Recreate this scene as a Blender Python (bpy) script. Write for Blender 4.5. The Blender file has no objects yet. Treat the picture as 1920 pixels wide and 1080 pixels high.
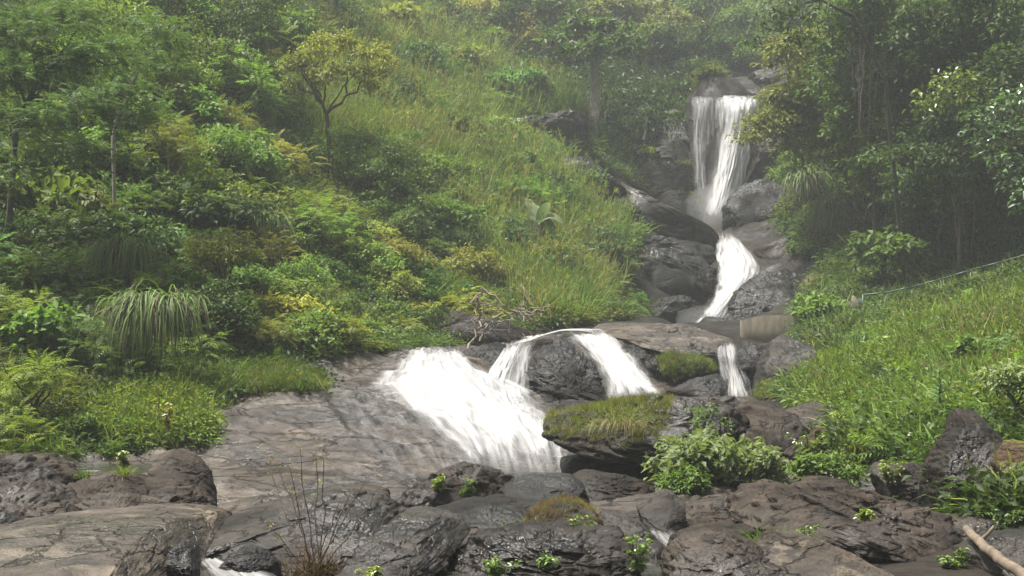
import bpy, math, random
import numpy as np
from mathutils import Vector

# ------------------------------------------------------------------ camera, light, exposure
F, HZ, CAMZ = 2318.0, 740.0, 1.5           # focal length and horizon row in pixels of the 1920 px photo
scene = bpy.context.scene
COL = scene.collection
cam_d = bpy.data.cameras.new("camera")
cam_d.sensor_width = 36.0
cam_d.lens = 36.0 * F / 1920.0
cam_d.shift_y = (HZ - 540.0) / 1920.0
cam_d.clip_end = 2000.0
cam = bpy.data.objects.new("camera", cam_d)
cam.location = (0, 0, CAMZ)
cam.rotation_euler = (math.radians(90), 0, 0)
COL.objects.link(cam)
scene.camera = cam

SUN_DIR = Vector((-0.34, 0.04, 0.93)).normalized()     # towards the sun
world = bpy.data.worlds.new("World")
scene.world = world
world.use_nodes = True
wn = world.node_tree
bg = wn.nodes["Background"]
sky = wn.nodes.new("ShaderNodeTexSky")
sky.sky_type = 'NISHITA'
sky.sun_disc = False
sky.sun_elevation = math.asin(SUN_DIR.z)
sky.sun_rotation = math.atan2(SUN_DIR.x, SUN_DIR.y)
sky.dust_density = 6.0
sky.air_density = 1.0
hs = wn.nodes.new("ShaderNodeHueSaturation")
hs.inputs["Saturation"].default_value = 0.22
wn.links.new(sky.outputs[0], hs.inputs["Color"])
wn.links.new(hs.outputs[0], bg.inputs["Color"])
bg.inputs["Strength"].default_value = 0.065
sun_d = bpy.data.lights.new("sun", 'SUN')
sun_d.energy = 4.2
sun_d.angle = math.radians(5)
sun_d.color = (1.0, 0.95, 0.86)
sun = bpy.data.objects.new("sun", sun_d)
sun.rotation_euler = (-SUN_DIR).to_track_quat('-Z', 'Y').to_euler()
COL.objects.link(sun)
vs = scene.view_settings
vs.view_transform = 'Standard'
vs.look = 'None'
vs.exposure = 1.5
vs.gamma = 1.0
cy = scene.cycles
cy.max_bounces = 4
cy.diffuse_bounces = 2
cy.glossy_bounces = 2
cy.transmission_bounces = 3
cy.transparent_max_bounces = 10
cy.volume_bounces = 1
cy.use_denoising = True

rng = np.random.default_rng(7)
random.seed(7)

# ------------------------------------------------------------------ helpers
def P(px, py, D):
    return np.array([D * (px - 960.0) / F, D, CAMZ + D * (HZ - py) / F])

def proj(p):
    p = np.atleast_2d(p)
    return np.stack([960 + F * p[:, 0] / p[:, 1], HZ - F * (p[:, 2] - CAMZ) / p[:, 1]], 1)

def _hash(ix, iy, iz, s):
    n = (ix * 374761393 + iy * 668265263 + iz * 2147483647 + s * 1274126177) & 0xFFFFFFFF
    n = ((n ^ (n >> 13)) * 1274126177) & 0xFFFFFFFF
    n = ((n ^ (n >> 15)) * 2246822519) & 0xFFFFFFFF
    return ((n ^ (n >> 16)) & 0xFFFFFF) / float(0xFFFFFF)

def vnoise(p, s=0):
    """value noise, p (N,3) -> -1..1"""
    i = np.floor(p).astype(np.int64)
    f = p - i
    f = f * f * f * (f * (f * 6 - 15) + 10)
    out = 0
    for dx in (0, 1):
        wx = f[:, 0] if dx else 1 - f[:, 0]
        for dy in (0, 1):
            wy = f[:, 1] if dy else 1 - f[:, 1]
            for dz in (0, 1):
                wz = f[:, 2] if dz else 1 - f[:, 2]
                out = out + wx * wy * wz * _hash(i[:, 0] + dx, i[:, 1] + dy, i[:, 2] + dz, s)
    return out * 2 - 1

def fbm(p, octaves=4, s=0, gain=0.5):
    a, t, out = 1.0, 0.0, 0
    q = np.array(p, float)
    for o in range(octaves):
        out = out + a * vnoise(q + o * 17.3, s + o)
        t += a
        a *= gain
        q = q * 2.03
    return out / t

def in_poly(pts, poly):
    x, y = pts[:, 0], pts[:, 1]
    c = np.zeros(len(pts), bool)
    n = len(poly)
    for i in range(n):
        x0, y0 = poly[i]
        x1, y1 = poly[(i + 1) % n]
        if y0 == y1:
            continue
        m = ((y0 > y) != (y1 > y)) & (x < (x1 - x0) * (y - y0) / (y1 - y0) + x0)
        c ^= m
    return c

def mesh(name, v, f, attrs=None, smooth=False):
    """v (N,3), f (M,3) or (M,4)"""
    v = np.asarray(v, np.float32)
    f = np.asarray(f, np.int32)
    me = bpy.data.meshes.new(name)
    me.vertices.add(len(v))
    me.vertices.foreach_set("co", v.ravel())
    k = f.shape[1]
    me.loops.add(f.size)
    me.loops.foreach_set("vertex_index", f.ravel())
    me.polygons.add(len(f))
    me.polygons.foreach_set("loop_start", np.arange(0, f.size, k, dtype=np.int32))
    me.polygons.foreach_set("loop_total", np.full(len(f), k, np.int32))
    if smooth:
        me.polygons.foreach_set("use_smooth", np.ones(len(f), bool))
    for an, av in (attrs or {}).items():
        av = np.asarray(av, np.float32)
        if av.ndim == 1:
            a = me.attributes.new(an, 'FLOAT', 'POINT')
            a.data.foreach_set("value", av)
        elif av.shape[1] == 2:
            a = me.attributes.new(an, 'FLOAT2', 'POINT')
            a.data.foreach_set("vector", av.ravel())
    me.update()
    me.validate()
    return me

def obj(name, me, mat=None, parent=None, color=None):
    o = bpy.data.objects.new(name, me)
    COL.objects.link(o)
    if mat is not None and me is not None and not me.materials:
        me.materials.append(mat)
    if parent is not None:
        o.parent = parent
    if color is not None:
        o.color = (*color, 1)
    return o

def tag(o, label, cat=None, group=None, kind=None):
    o["label"] = label
    if cat: o["category"] = cat
    if group: o["group"] = group
    if kind: o["kind"] = kind
    return o

def thing(name, label, cat, loc=(0, 0, 0), group=None):
    o = bpy.data.objects.new(name, None)
    COL.objects.link(o)
    o.location = tuple(float(c) for c in loc)
    o.empty_display_size = 0.1
    return tag(o, label, cat, group)

def joined(parts):
    vs_, fs_, n, ts = [], [], 0, []
    for p in parts:
        v, f = p[0], p[1]
        vs_.append(v); fs_.append(f + n); n += len(v)
        ts.append(p[2] if len(p) > 2 else np.zeros(len(v)))
    return np.concatenate(vs_), np.concatenate(fs_), np.concatenate(ts)

# ------------------------------------------------------------------ materials
def new_mat(name):
    m = bpy.data.materials.new(name)
    m.use_nodes = True
    nt = m.node_tree
    nt.nodes.clear()
    out = nt.nodes.new("ShaderNodeOutputMaterial")
    return m, nt, out

def N(nt, t, **kw):
    n = nt.nodes.new(t)
    for k, v in kw.items():
        setattr(n, k, v)
    return n

def ramp(nt, src, stops):
    r = nt.nodes.new("ShaderNodeValToRGB")
    els = r.color_ramp.elements
    while len(els) < len(stops):
        els.new(0.5)
    for e, (p, c) in zip(els, stops):
        e.position = p
        e.color = (*c, 1) if len(c) == 3 else c
    nt.links.new(src, r.inputs[0])
    return r.outputs[0]

def g(v):
    return (v, v, v)

def noise_node(nt, vec, scale, detail=5, rough=0.55, dist=0.0):
    n = nt.nodes.new("ShaderNodeTexNoise")
    n.inputs["Scale"].default_value = scale
    n.inputs["Detail"].default_value = detail
    n.inputs["Roughness"].default_value = rough
    n.inputs["Distortion"].default_value = dist
    nt.links.new(vec, n.inputs["Vector"])
    return n.outputs[0]

def mix(nt, fac, a, b, mode='MIX'):
    m = nt.nodes.new("ShaderNodeMix")
    m.data_type = 'RGBA'
    m.blend_type = mode
    for s, i in ((fac, 0), (a, 6), (b, 7)):
        if hasattr(s, "is_linked") or hasattr(s, "links"):
            nt.links.new(s, m.inputs[i])
        elif i == 0:
            m.inputs[0].default_value = s
        else:
            m.inputs[i].default_value = (*s, 1)
    return m.outputs[2]

def math_n(nt, op, a, b=None, clamp=False):
    m = nt.nodes.new("ShaderNodeMath")
    m.operation = op
    m.use_clamp = clamp
    for i, s in enumerate((a, b)):
        if s is None: continue
        if hasattr(s, "links"): nt.links.new(s, m.inputs[i])
        else: m.inputs[i].default_value = s
    return m.outputs[0]

def rock_mat(name, dark, light, wet=0.3, moss=0.0, pale=0.15, pale_col=(0.42, 0.36, 0.28), bump=0.5,
             moss_col=(0.085, 0.085, 0.02), soil_attr=False, stretch=(1, 1, 2.2), tilt=(0.2, 0.25, 0.0)):
    m, nt, out = new_mat(name)
    geo = N(nt, "ShaderNodeNewGeometry")
    mp = N(nt, "ShaderNodeMapping")
    mp.inputs["Scale"].default_value = stretch
    mp.inputs["Rotation"].default_value = tilt
    nt.links.new(geo.outputs["Position"], mp.inputs["Vector"])
    pos, raw = mp.outputs[0], geo.outputs["Position"]
    n1 = noise_node(nt, pos, 1.3, 6, 0.6, 0.3)
    n2 = noise_node(nt, pos, 9.0, 6, 0.65)
    n3 = noise_node(nt, raw, 0.6, 4, 0.55)
    base = ramp(nt, n1, [(0.32, dark), (0.68, light)])
    grain = ramp(nt, n2, [(0.25, g(0.62)), (0.5, g(1.0)), (0.8, g(1.3))])
    base = mix(nt, 1.0, base, grain, 'MULTIPLY')
    pl = ramp(nt, noise_node(nt, pos, 1.9, 7, 0.62, 0.6), [(0.60 - 0.25 * pale, g(0)), (0.74 - 0.2 * pale, g(1))])
    base = mix(nt, math_n(nt, 'MULTIPLY', pl, min(1.0, pale * 2.2)), base, pale_col)
    # narrow cracks
    vo = N(nt, "ShaderNodeTexVoronoi")
    vo.feature = 'DISTANCE_TO_EDGE'
    vo.inputs["Scale"].default_value = 1.1
    dn = N(nt, "ShaderNodeTexNoise"); dn.inputs["Scale"].default_value = 2.2; dn.inputs["Detail"].default_value = 4
    nt.links.new(pos, dn.inputs["Vector"])
    va = N(nt, "ShaderNodeVectorMath"); va.operation = 'MULTIPLY_ADD'
    va.inputs[1].default_value = (0.9, 0.9, 0.9)
    nt.links.new(dn.outputs["Color"], va.inputs[0]); nt.links.new(pos, va.inputs[2])
    nt.links.new(va.outputs[0], vo.inputs["Vector"])
    crack = ramp(nt, vo.outputs["Distance"], [(0.0, g(0.0)), (0.035, g(1.0))])
    base = mix(nt, 1.0, base, ramp(nt, crack, [(0.0, g(0.25)), (1.0, g(1.0))]), 'MULTIPLY')
    # wet film
    wetm = ramp(nt, n3, [(0.62 - 0.5 * wet, g(0)), (0.78 - 0.5 * wet, g(1))])
    wetm = math_n(nt, 'MULTIPLY', wetm, 1.0 if wet > 0 else 0.0)
    base = mix(nt, math_n(nt, 'MULTIPLY', wetm, 0.55), base, mix(nt, 1.0, base, g(0.35), 'MULTIPLY'))
    rough = ramp(nt, wetm, [(0.0, g(0.72)), (1.0, g(0.28))])
    b = N(nt, "ShaderNodeBsdfPrincipled")
    if moss > 0:
        sep = N(nt, "ShaderNodeSeparateXYZ")
        nt.links.new(geo.outputs["Normal"], sep.inputs[0])
        mm = math_n(nt, 'ADD', math_n(nt, 'MULTIPLY', sep.outputs[2], 0.55), noise_node(nt, raw, 2.3, 6, 0.65))
        mm = ramp(nt, mm, [(1.08 - 0.55 * moss, g(0)), (1.2 - 0.55 * moss, g(1))])
        mc = mix(nt, noise_node(nt, raw, 14, 4), tuple(c * 0.5 for c in moss_col), tuple(c * 1.5 for c in moss_col))
        base = mix(nt, mm, base, mc)
        rough = mix(nt, mm, rough, g(0.95))
    if soil_attr:
        at = N(nt, "ShaderNodeAttribute"); at.attribute_name = "soil"
        so = mix(nt, noise_node(nt, raw, 3.0, 6), (0.016, 0.018, 0.008), (0.045, 0.038, 0.018))
        base = mix(nt, at.outputs["Fac"], base, so)
        rough = mix(nt, at.outputs["Fac"], rough, g(0.95))
    nt.links.new(ramp(nt, wetm, [(0.0, g(0.12)), (1.0, g(0.34))]), b.inputs["Specular IOR Level"])
    nt.links.new(base, b.inputs["Base Color"])
    nt.links.new(rough, b.inputs["Roughness"])
    h = math_n(nt, 'ADD', math_n(nt, 'MULTIPLY', n2, 0.35), math_n(nt, 'MULTIPLY', crack, 0.22))
    h = math_n(nt, 'ADD', h, math_n(nt, 'MULTIPLY', noise_node(nt, pos, 30, 5, 0.6), 0.14))
    h = math_n(nt, 'ADD', h, math_n(nt, 'MULTIPLY', noise_node(nt, pos, 3.5, 6, 0.6, 0.5), 0.7))
    bp = N(nt, "ShaderNodeBump")
    bp.inputs["Strength"].default_value = bump
    bp.inputs["Distance"].default_value = 0.12
    nt.links.new(h, bp.inputs["Height"])
    nt.links.new(bp.outputs[0], b.inputs["Normal"])
    nt.links.new(b.outputs[0], out.inputs[0])
    return m

def leaf_mat(name, instanced=False, trans=0.36, rough=0.55, spec=0.22):
    m, nt, out = new_mat(name)
    if instanced:
        at = N(nt, "ShaderNodeAttribute"); at.attribute_type = 'INSTANCER'; at.attribute_name = "tint"
        col = at.outputs["Color"]
    else:
        oi = N(nt, "ShaderNodeObjectInfo")
        col = oi.outputs["Color"]
    tn = N(nt, "ShaderNodeAttribute"); tn.attribute_name = "tone"
    t = tn.outputs["Fac"]
    k = ramp(nt, t, [(0.0, (0.55, 0.6, 0.6)), (0.5, g(1.0)), (0.85, (1.28, 1.33, 1.15)), (1.0, (1.62, 1.65, 1.4))])
    c = mix(nt, 1.0, col, k, 'MULTIPLY')
    b = N(nt, "ShaderNodeBsdfPrincipled")
    b.inputs["Roughness"].default_value = rough
    b.inputs["Specular IOR Level"].default_value = spec
    nt.links.new(c, b.inputs["Base Color"])
    tr = N(nt, "ShaderNodeBsdfTranslucent")
    nt.links.new(mix(nt, 1.0, c, (1.25, 1.3, 0.6), 'MULTIPLY'), tr.inputs["Color"])
    ms = N(nt, "ShaderNodeMixShader")
    ms.inputs[0].default_value = trans
    nt.links.new(b.outputs[0], ms.inputs[1]); nt.links.new(tr.outputs[0], ms.inputs[2])
    nt.links.new(ms.outputs[0], out.inputs[0])
    return m

def plain_mat(name, c1, c2, scale=8, rough=0.8, bump=0.3, stretch=(1, 1, 1)):
    m, nt, out = new_mat(name)
    geo = N(nt, "ShaderNodeNewGeometry")
    mp = N(nt, "ShaderNodeMapping"); mp.inputs["Scale"].default_value = stretch
    nt.links.new(geo.outputs["Position"], mp.inputs["Vector"])
    n = noise_node(nt, mp.outputs[0], scale, 6, 0.6)
    b = N(nt, "ShaderNodeBsdfPrincipled")
    nt.links.new(ramp(nt, n, [(0.3, c1), (0.7, c2)]), b.inputs["Base Color"])
    b.inputs["Roughness"].default_value = rough
    bp = N(nt, "ShaderNodeBump"); bp.inputs["Strength"].default_value = bump; bp.inputs["Distance"].default_value = 0.03
    nt.links.new(n, bp.inputs["Height"]); nt.links.new(bp.outputs[0], b.inputs["Normal"])
    nt.links.new(b.outputs[0], out.inputs[0])
    return m

def foam_mat(name, dens=0.5, fu=14.0, fv=1.2, edge=0.12, albedo=0.46):
    """white water: streaks run along v, thin towards the edges of the sheet"""
    m, nt, out = new_mat(name)
    at = N(nt, "ShaderNodeAttribute"); at.attribute_name = "flow"
    mp = N(nt, "ShaderNodeMapping"); mp.inputs["Scale"].default_value = (fu, fv, 1)
    nt.links.new(at.outputs["Vector"], mp.inputs["Vector"])
    n1 = noise_node(nt, mp.outputs[0], 1.0, 5, 0.6, 0.4)
    mp2 = N(nt, "ShaderNodeMapping"); mp2.inputs["Scale"].default_value = (fu * 4, fv * 1.6, 1)
    nt.links.new(at.outputs["Vector"], mp2.inputs["Vector"])
    n2 = noise_node(nt, mp2.outputs[0], 1.0, 4, 0.6, 0.2)
    n = math_n(nt, 'ADD', math_n(nt, 'MULTIPLY', n1, 0.6), math_n(nt, 'MULTIPLY', n2, 0.4))
    ed = N(nt, "ShaderNodeAttribute"); ed.attribute_name = "edge"      # 0 at the rim .. 1 inside
    e = math_n(nt, 'DIVIDE', ed.outputs["Fac"], edge, True)
    a = math_n(nt, 'ADD', n, math_n(nt, 'MULTIPLY', e, dens))
    a = math_n(nt, 'SUBTRACT', a, 0.42)
    a = math_n(nt, 'MULTIPLY', a, 2.0, True)
    a = math_n(nt, 'MULTIPLY', a, math_n(nt, 'MULTIPLY', e, 1.6, True))
    b = N(nt, "ShaderNodeBsdfPrincipled")
    b.inputs["Base Color"].default_value = (albedo, albedo, albedo * 1.005, 1)
    b.inputs["Roughness"].default_value = 0.45
    b.inputs["Specular IOR Level"].default_value = 0.3
    nt.links.new(a, b.inputs["Alpha"])
    bp = N(nt, "ShaderNodeBump"); bp.inputs["Strength"].default_value = 0.35; bp.inputs["Distance"].default_value = 0.06
    nt.links.new(n, bp.inputs["Height"]); nt.links.new(bp.outputs[0], b.inputs["Normal"])
    tr = N(nt, "ShaderNodeBsdfTranslucent"); tr.inputs["Color"].default_value = (0.7, 0.7, 0.7, 1)
    tp = N(nt, "ShaderNodeBsdfTransparent")
    m1 = N(nt, "ShaderNodeMixShader"); nt.links.new(a, m1.inputs[0])
    nt.links.new(tp.outputs[0], m1.inputs[1]); nt.links.new(tr.outputs[0], m1.inputs[2])
    m2 = N(nt, "ShaderNodeMixShader"); m2.inputs[0].default_value = 0.3
    nt.links.new(b.outputs[0], m2.inputs[1]); nt.links.new(m1.outputs[0], m2.inputs[2])
    nt.links.new(m2.outputs[0], out.inputs[0])
    return m

def pool_mat():
    m, nt, out = new_mat("stream_water")
    geo = N(nt, "ShaderNodeNewGeometry")
    mp = N(nt, "ShaderNodeMapping"); mp.inputs["Scale"].default_value = (1.0, 0.5, 1)
    nt.links.new(geo.outputs["Position"], mp.inputs["Vector"])
    n = noise_node(nt, mp.outputs[0], 5, 5, 0.6, 0.8)
    f = ramp(nt, noise_node(nt, mp.outputs[0], 2.2, 7, 0.7, 1.5), [(0.56, g(0)), (0.72, g(1))])
    b = N(nt, "ShaderNodeBsdfPrincipled")
    nt.links.new(mix(nt, f, (0.028, 0.030, 0.024), (0.7, 0.72, 0.72)), b.inputs["Base Color"])
    nt.links.new(ramp(nt, f, [(0, g(0.08)), (1, g(0.6))]), b.inputs["Roughness"])
    bp = N(nt, "ShaderNodeBump"); bp.inputs["Strength"].default_value = 0.5; bp.inputs["Distance"].default_value = 0.05
    nt.links.new(n, bp.inputs["Height"]); nt.links.new(bp.outputs[0], b.inputs["Normal"])
    nt.links.new(b.outputs[0], out.inputs[0])
    return m

M = {
    "brown": rock_mat("brown_rock", (0.010, 0.008, 0.006), (0.056, 0.043, 0.033), wet=0.32, pale=0.12, moss=0.02, pale_col=(0.15, 0.125, 0.10), bump=0.6),
    "dark": rock_mat("dark_wet_rock", (0.0045, 0.0043, 0.004), (0.019, 0.017, 0.0155), wet=0.42, pale=0.05, moss=0.0, pale_col=(0.09, 0.085, 0.08), bump=0.8),
    "mossy": rock_mat("mossy_rock", (0.010, 0.008, 0.006), (0.040, 0.030, 0.021), wet=0.2, moss=0.62, pale=0.0, bump=0.8),
    "semi": rock_mat("stained_rock", (0.006, 0.005, 0.004), (0.030, 0.023, 0.017), wet=0.35, moss=0.12, pale=0.05, pale_col=(0.11, 0.09, 0.07), bump=0.6),
    "tan": rock_mat("tan_rock", (0.026, 0.021, 0.017), (0.095, 0.078, 0.061), wet=0.42, pale=0.28, pale_col=(0.25, 0.205, 0.15), bump=0.9),
    "grey": rock_mat("grey_rock", (0.009, 0.008, 0.007), (0.050, 0.042, 0.035), wet=0.42, pale=0.14, pale_col=(0.15, 0.135, 0.12), bump=0.6),
    "earth": rock_mat("earth_rock", (0.022, 0.014, 0.009), (0.065, 0.042, 0.027), wet=0.0, moss=0.2, pale=0.0, bump=0.8),
    "ground": rock_mat("hillside_ground", (0.008, 0.007, 0.006), (0.026, 0.021, 0.016), wet=0.15, moss=0.0, pale=0.0, soil_attr=True),
    "slab": rock_mat("bedrock", (0.012, 0.010, 0.008), (0.070, 0.056, 0.045), wet=0.5, pale=0.28, moss=0.0, pale_col=(0.20, 0.16, 0.12), bump=0.75, stretch=(0.6, 0.9, 3.0)),
    "leaf": leaf_mat("leaf"),
    "leaf_i": leaf_mat("leaf_ground_cover", True),
    "grass": leaf_mat("grass_blade", False, 0.3, 0.6, 0.2),
    "grass_i": leaf_mat("grass_blade_cover", True, 0.3, 0.6, 0.2),
    "gloss": leaf_mat("glossy_leaf", False, 0.2, 0.32, 0.55),
    "bark": plain_mat("bark", (0.02, 0.016, 0.012), (0.075, 0.062, 0.048), 10, 0.9, 0.6, (1, 1, 0.3)),
    "pale_bark": plain_mat("pale_bark", (0.13, 0.12, 0.10), (0.30, 0.27, 0.22), 8, 0.85, 0.5, (1, 1, 0.4)),
    "dead": plain_mat("dead_wood", (0.10, 0.075, 0.055), (0.27, 0.22, 0.17), 12, 0.85, 0.4),
    "log": plain_mat("log_wood", (0.06, 0.045, 0.03), (0.17, 0.13, 0.09), 9, 0.8, 0.4),
    "concrete": plain_mat("stained_concrete", (0.03, 0.025, 0.017), (0.12, 0.102, 0.068), 4.0, 0.85, 0.6, (1, 1, 0.35)),
    "rail": plain_mat("green_paint", (0.010, 0.040, 0.030), (0.020, 0.068, 0.052), 12, 0.45, 0.1),
    "foam": foam_mat("white_water", 0.44, 10, 0.9, 0.22),
    "veil": foam_mat("thin_white_water", 0.14, 12, 0.6, 0.3),
    "spray": foam_mat("streaky_white_water", 0.2, 12, 0.9, 0.28),
    "film": foam_mat("wet_film_sheen", -0.06, 9, 1.6, 0.3, 0.4),  # trickles, plus pale streaks painted in for the sky sheen on the slab
    "pool": pool_mat(),
}

# ------------------------------------------------------------------ terrain height field
CP = [  # pixel, pixel, distance along the view: ground points read off the photograph
 (-700,900,15),(-500,600,20),(-500,200,27),(-500,-200,34),
 (0,860,17),(0,760,19.5),(0,600,23),(0,450,26.5),(0,300,30),(0,100,35),(0,-200,44),
 (180,850,18.5),(300,730,21.5),(300,600,25),(300,500,27.5),(300,300,33),(300,100,39),(300,-150,49),
 (560,680,24.5),(560,560,29),(560,400,35),(560,280,40),(560,150,48),(560,0,58),
 (750,650,28),(750,500,35),(750,350,43),(750,200,53),(750,100,61),(750,0,73),
 (900,635,31),(900,500,39),(900,350,47),(930,260,55),(930,225,60),(900,120,69),(900,0,88),
 (1050,600,37),(1050,480,45),(1050,380,51),(1050,310,56),(1050,285,59),(1060,215,63),
 (1000,150,71),(1100,120,78),(1000,0,95),(1150,595,41),(1150,500,47),(1130,420,51),
 (1180,375,56),(1250,420,56),(1340,455,55),(1250,545,48),(1210,590,44.5),
 (1200,340,63),(1150,265,66),(1180,200,71),(1250,200,70),(1250,400,60.5),(1270,330,64),
 (1300,430,60),(1350,428,59.5),(1310,186,64.5),(1400,186,64.5),(1300,140,77),(1400,150,75),(1440,165,72),
 (1300,60,96),(1400,0,122),(1200,0,106),(1360,445,55),(1425,520,51),(1335,605,45.5),
 (1420,400,59),(1430,300,63),(1440,220,66),(1480,190,68),(1520,110,78),(1600,0,95),
 (1500,250,62),(1480,400,57),(1560,400,53),(1600,200,61),(1700,100,66),(1850,50,66),(1700,300,54),(1850,250,54),
 (1460,500,51),(1600,460,49),(1550,545,45.5),(1500,565,43),(1440,600,41),(1700,560,43.5),(1800,510,45),(1920,490,44),
 (1620,606,37.5),(1700,600,36.5),(1780,572,35.5),(1860,548,34.5),(1980,520,33),(2300,480,33),
 (1650,625,31),(1750,650,25.5),(1900,640,23),(1900,560,30),(1800,725,21),(1920,760,17.5),(2300,700,18),(2300,560,25),
 (1700,805,19),(1600,850,18),(1560,705,27.5),(1500,760,23.5),(1480,640,36),
 # stream bed
 (380,900,17.5),(500,945,16.3),(640,935,16.8),(760,905,18.2),(860,895,19.2),(980,900,19.6),(1060,895,19.8),
 (380,800,19.8),(500,765,20.8),(640,745,21.8),(760,785,21),(860,835,20.2),(950,805,21.3),(1030,855,20.3),
 (850,725,23.3),(740,745,22.8),(560,708,23.6),(660,695,24.6),(760,675,26.2),(830,665,27.3),(900,708,25.8),
 (960,750,25.2),(1000,800,23.2),(940,655,29),(1040,628,30.6),(1120,632,30.6),(1180,705,28.3),(1240,752,26.8),
 (1120,755,26.2),(1300,752,28),(1400,752,28.6),(1350,665,31),(1250,655,32),(1200,612,36),(1300,620,37.5),(1390,645,34.5),
 (1200,920,17),(1400,930,16),(1200,800,22),(1400,800,22),(1500,840,20),
 (0,1000,14),(200,985,14.5),(1500,980,13.5),(1900,920,13.8),(1700,900,15.5),(960,1000,13.4),(600,1010,12.8),
]
raw = [P(*c) for c in CP]
for x in (-9, -4, 0, 4, 9):
    raw.append(np.array([x, 10, -0.1 + 0.01 * x * x])); raw.append(np.array([x * 1.2, 4, -0.25 + 0.02 * x * x]))
for x in (-80, -50, -25, 0, 25, 50, 80):
    raw.append(np.array([x, 130, 48 + 0.12 * abs(x - 20)])); raw.append(np.array([x, 185, 78]))
for y, zl, zr in ((10, 6, 5), (30, 18, 14), (60, 34, 28), (95, 48, 40)):
    raw.append(np.array([-0.25 * y - 26, y, zl])); raw.append(np.array([0.25 * y + 26, y, zr]))
raw = np.array(raw)
CX = raw[:, :2]
def kern(d2):
    return np.sqrt(d2 + 1.2)
_d2 = ((CX[:, None] - CX[None]) ** 2).sum(-1)
_A = kern(_d2) - 0.02 * np.eye(len(CX))
_n = len(CX)
_S = np.zeros((_n + 3, _n + 3)); _S[:_n, :_n] = _A; _S[:_n, _n] = 1; _S[_n, :_n] = 1
_S[:_n, _n + 1:] = CX; _S[_n + 1:, :_n] = CX.T
_w = np.linalg.solve(_S, np.concatenate([raw[:, 2], np.zeros(3)]))

def H0(x, y):
    x = np.asarray(x, float).ravel(); y = np.asarray(y, float).ravel()
    out = np.empty(len(x))
    for a in range(0, len(x), 20000):
        s = slice(a, a + 20000)
        d2 = (x[s, None] - CX[:, 0]) ** 2 + (y[s, None] - CX[:, 1]) ** 2
        out[s] = kern(d2) @ _w[:_n] + _w[_n] + _w[_n + 1] * x[s] + _w[_n + 2] * y[s]
    return out

def H(x, y):
    x = np.asarray(x, float).ravel(); y = np.asarray(y, float).ravel()
    q = np.stack([x * 0.35, y * 0.35, np.zeros(len(x))], 1)
    amp = np.clip((y - 20) / 30, 0.05, 1) * 0.55
    return H0(x, y) + amp * fbm(q, 4, 3)

def hit(px, py, d0=6.0, d1=170.0):
    D = np.arange(d0, d1, 0.12)
    x = D * (px - 960) / F
    z = CAMZ + D * (HZ - py) / F
    dz = z - H(x, D)
    k = np.nonzero(dz < 0)[0]
    if len(k) == 0:
        return P(px, py, d1)
    k = k[0]
    if k == 0:
        return P(px, py, d0)
    t = dz[k - 1] / (dz[k - 1] - dz[k])
    return P(px, py, D[k - 1] + 0.12 * t)

BARE = [(-400,885),(150,868),(380,838),(350,770),(430,745),(590,745),(600,715),(540,690),(700,665),(880,648),(1000,618),
        (1130,603),(1210,592),(1150,555),(1130,490),(1190,455),(1090,380),(1020,300),(1110,300),(1180,345),(1290,400),
        (1285,170),(1400,120),(1530,120),(1520,165),(1440,200),(1430,300),(1470,350),(1480,430),(1560,490),(1530,560),
        (1490,610),(1560,690),(1500,720),(1480,745),(1590,800),(1560,880),(1640,865),(1750,880),(1880,1000),(2400,1000),
        (2400,1400),(-400,1400)]

def build_terrain():
    ys = np.concatenate([np.arange(3, 72, 0.25), np.arange(72, 186, 1.0)])
    xs = np.concatenate([np.arange(-80, -26, 2.0), np.arange(-26, 28, 0.25), np.arange(28, 82, 2.0)])
    X, Y = np.meshgrid(xs, ys)
    Z = H(X, Y).reshape(X.shape)
    inner = (X > -7.4) & (X < 4.6) & (Y > 14.6) & (Y < 30.4)
    Z = np.where(inner, Z - 0.35, Z)
    v = np.stack([X.ravel(), Y.ravel(), Z.ravel()], 1)
    pp = proj(v)
    soil = 1.0 - in_poly(pp, BARE).astype(float)
    # rocky relief where the rock is bare
    rock = 1 - soil
    r = fbm(v * [0.9, 0.9, 1.4], 5, 11) * 0.35 * np.clip((v[:, 1] - 28) / 15, 0, 1)
    v[:, 2] += rock * r
    nx, ny = len(xs), len(ys)
    i = np.arange(nx * ny).reshape(ny, nx)
    f = np.stack([i[:-1, :-1].ravel(), i[:-1, 1:].ravel(), i[1:, 1:].ravel(), i[1:, :-1].ravel()], 1)
    o = obj("terrain", mesh("terrain", v, f, {"soil": soil}, True), M["ground"])
    tag(o, "steep overgrown valley sides and ground around the stream", "terrain", kind="structure")

def slab_z(x, y):
    z = H(x, y)
    p = np.stack([x, y, np.zeros(len(x))], 1)
    # bedding: thin layers dipping to the right, worn into shallow steps
    t = (0.55 * x + 1.0 * y) * 1.1 + 1.6 * fbm(p * 0.45, 4, 21)
    saw = t - np.floor(t)
    step = np.where(saw < 0.8, saw / 0.8, (1 - saw) / 0.2)
    t2 = (0.3 * x + 1.0 * y) * 3.7 + 2.0 * fbm(p * 0.9, 4, 23)
    s2 = t2 - np.floor(t2)
    s2 = np.where(s2 < 0.75, s2 / 0.75, (1 - s2) / 0.25)
    m = 0.5 + 0.5 * fbm(p * 0.5, 3, 25)
    return z + 0.15 * step * m + 0.05 * s2 * (1.2 - m) + 0.12 * fbm(p * 1.3, 5, 27) + 0.025 * fbm(p * [6, 9, 1], 3, 29)

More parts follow.
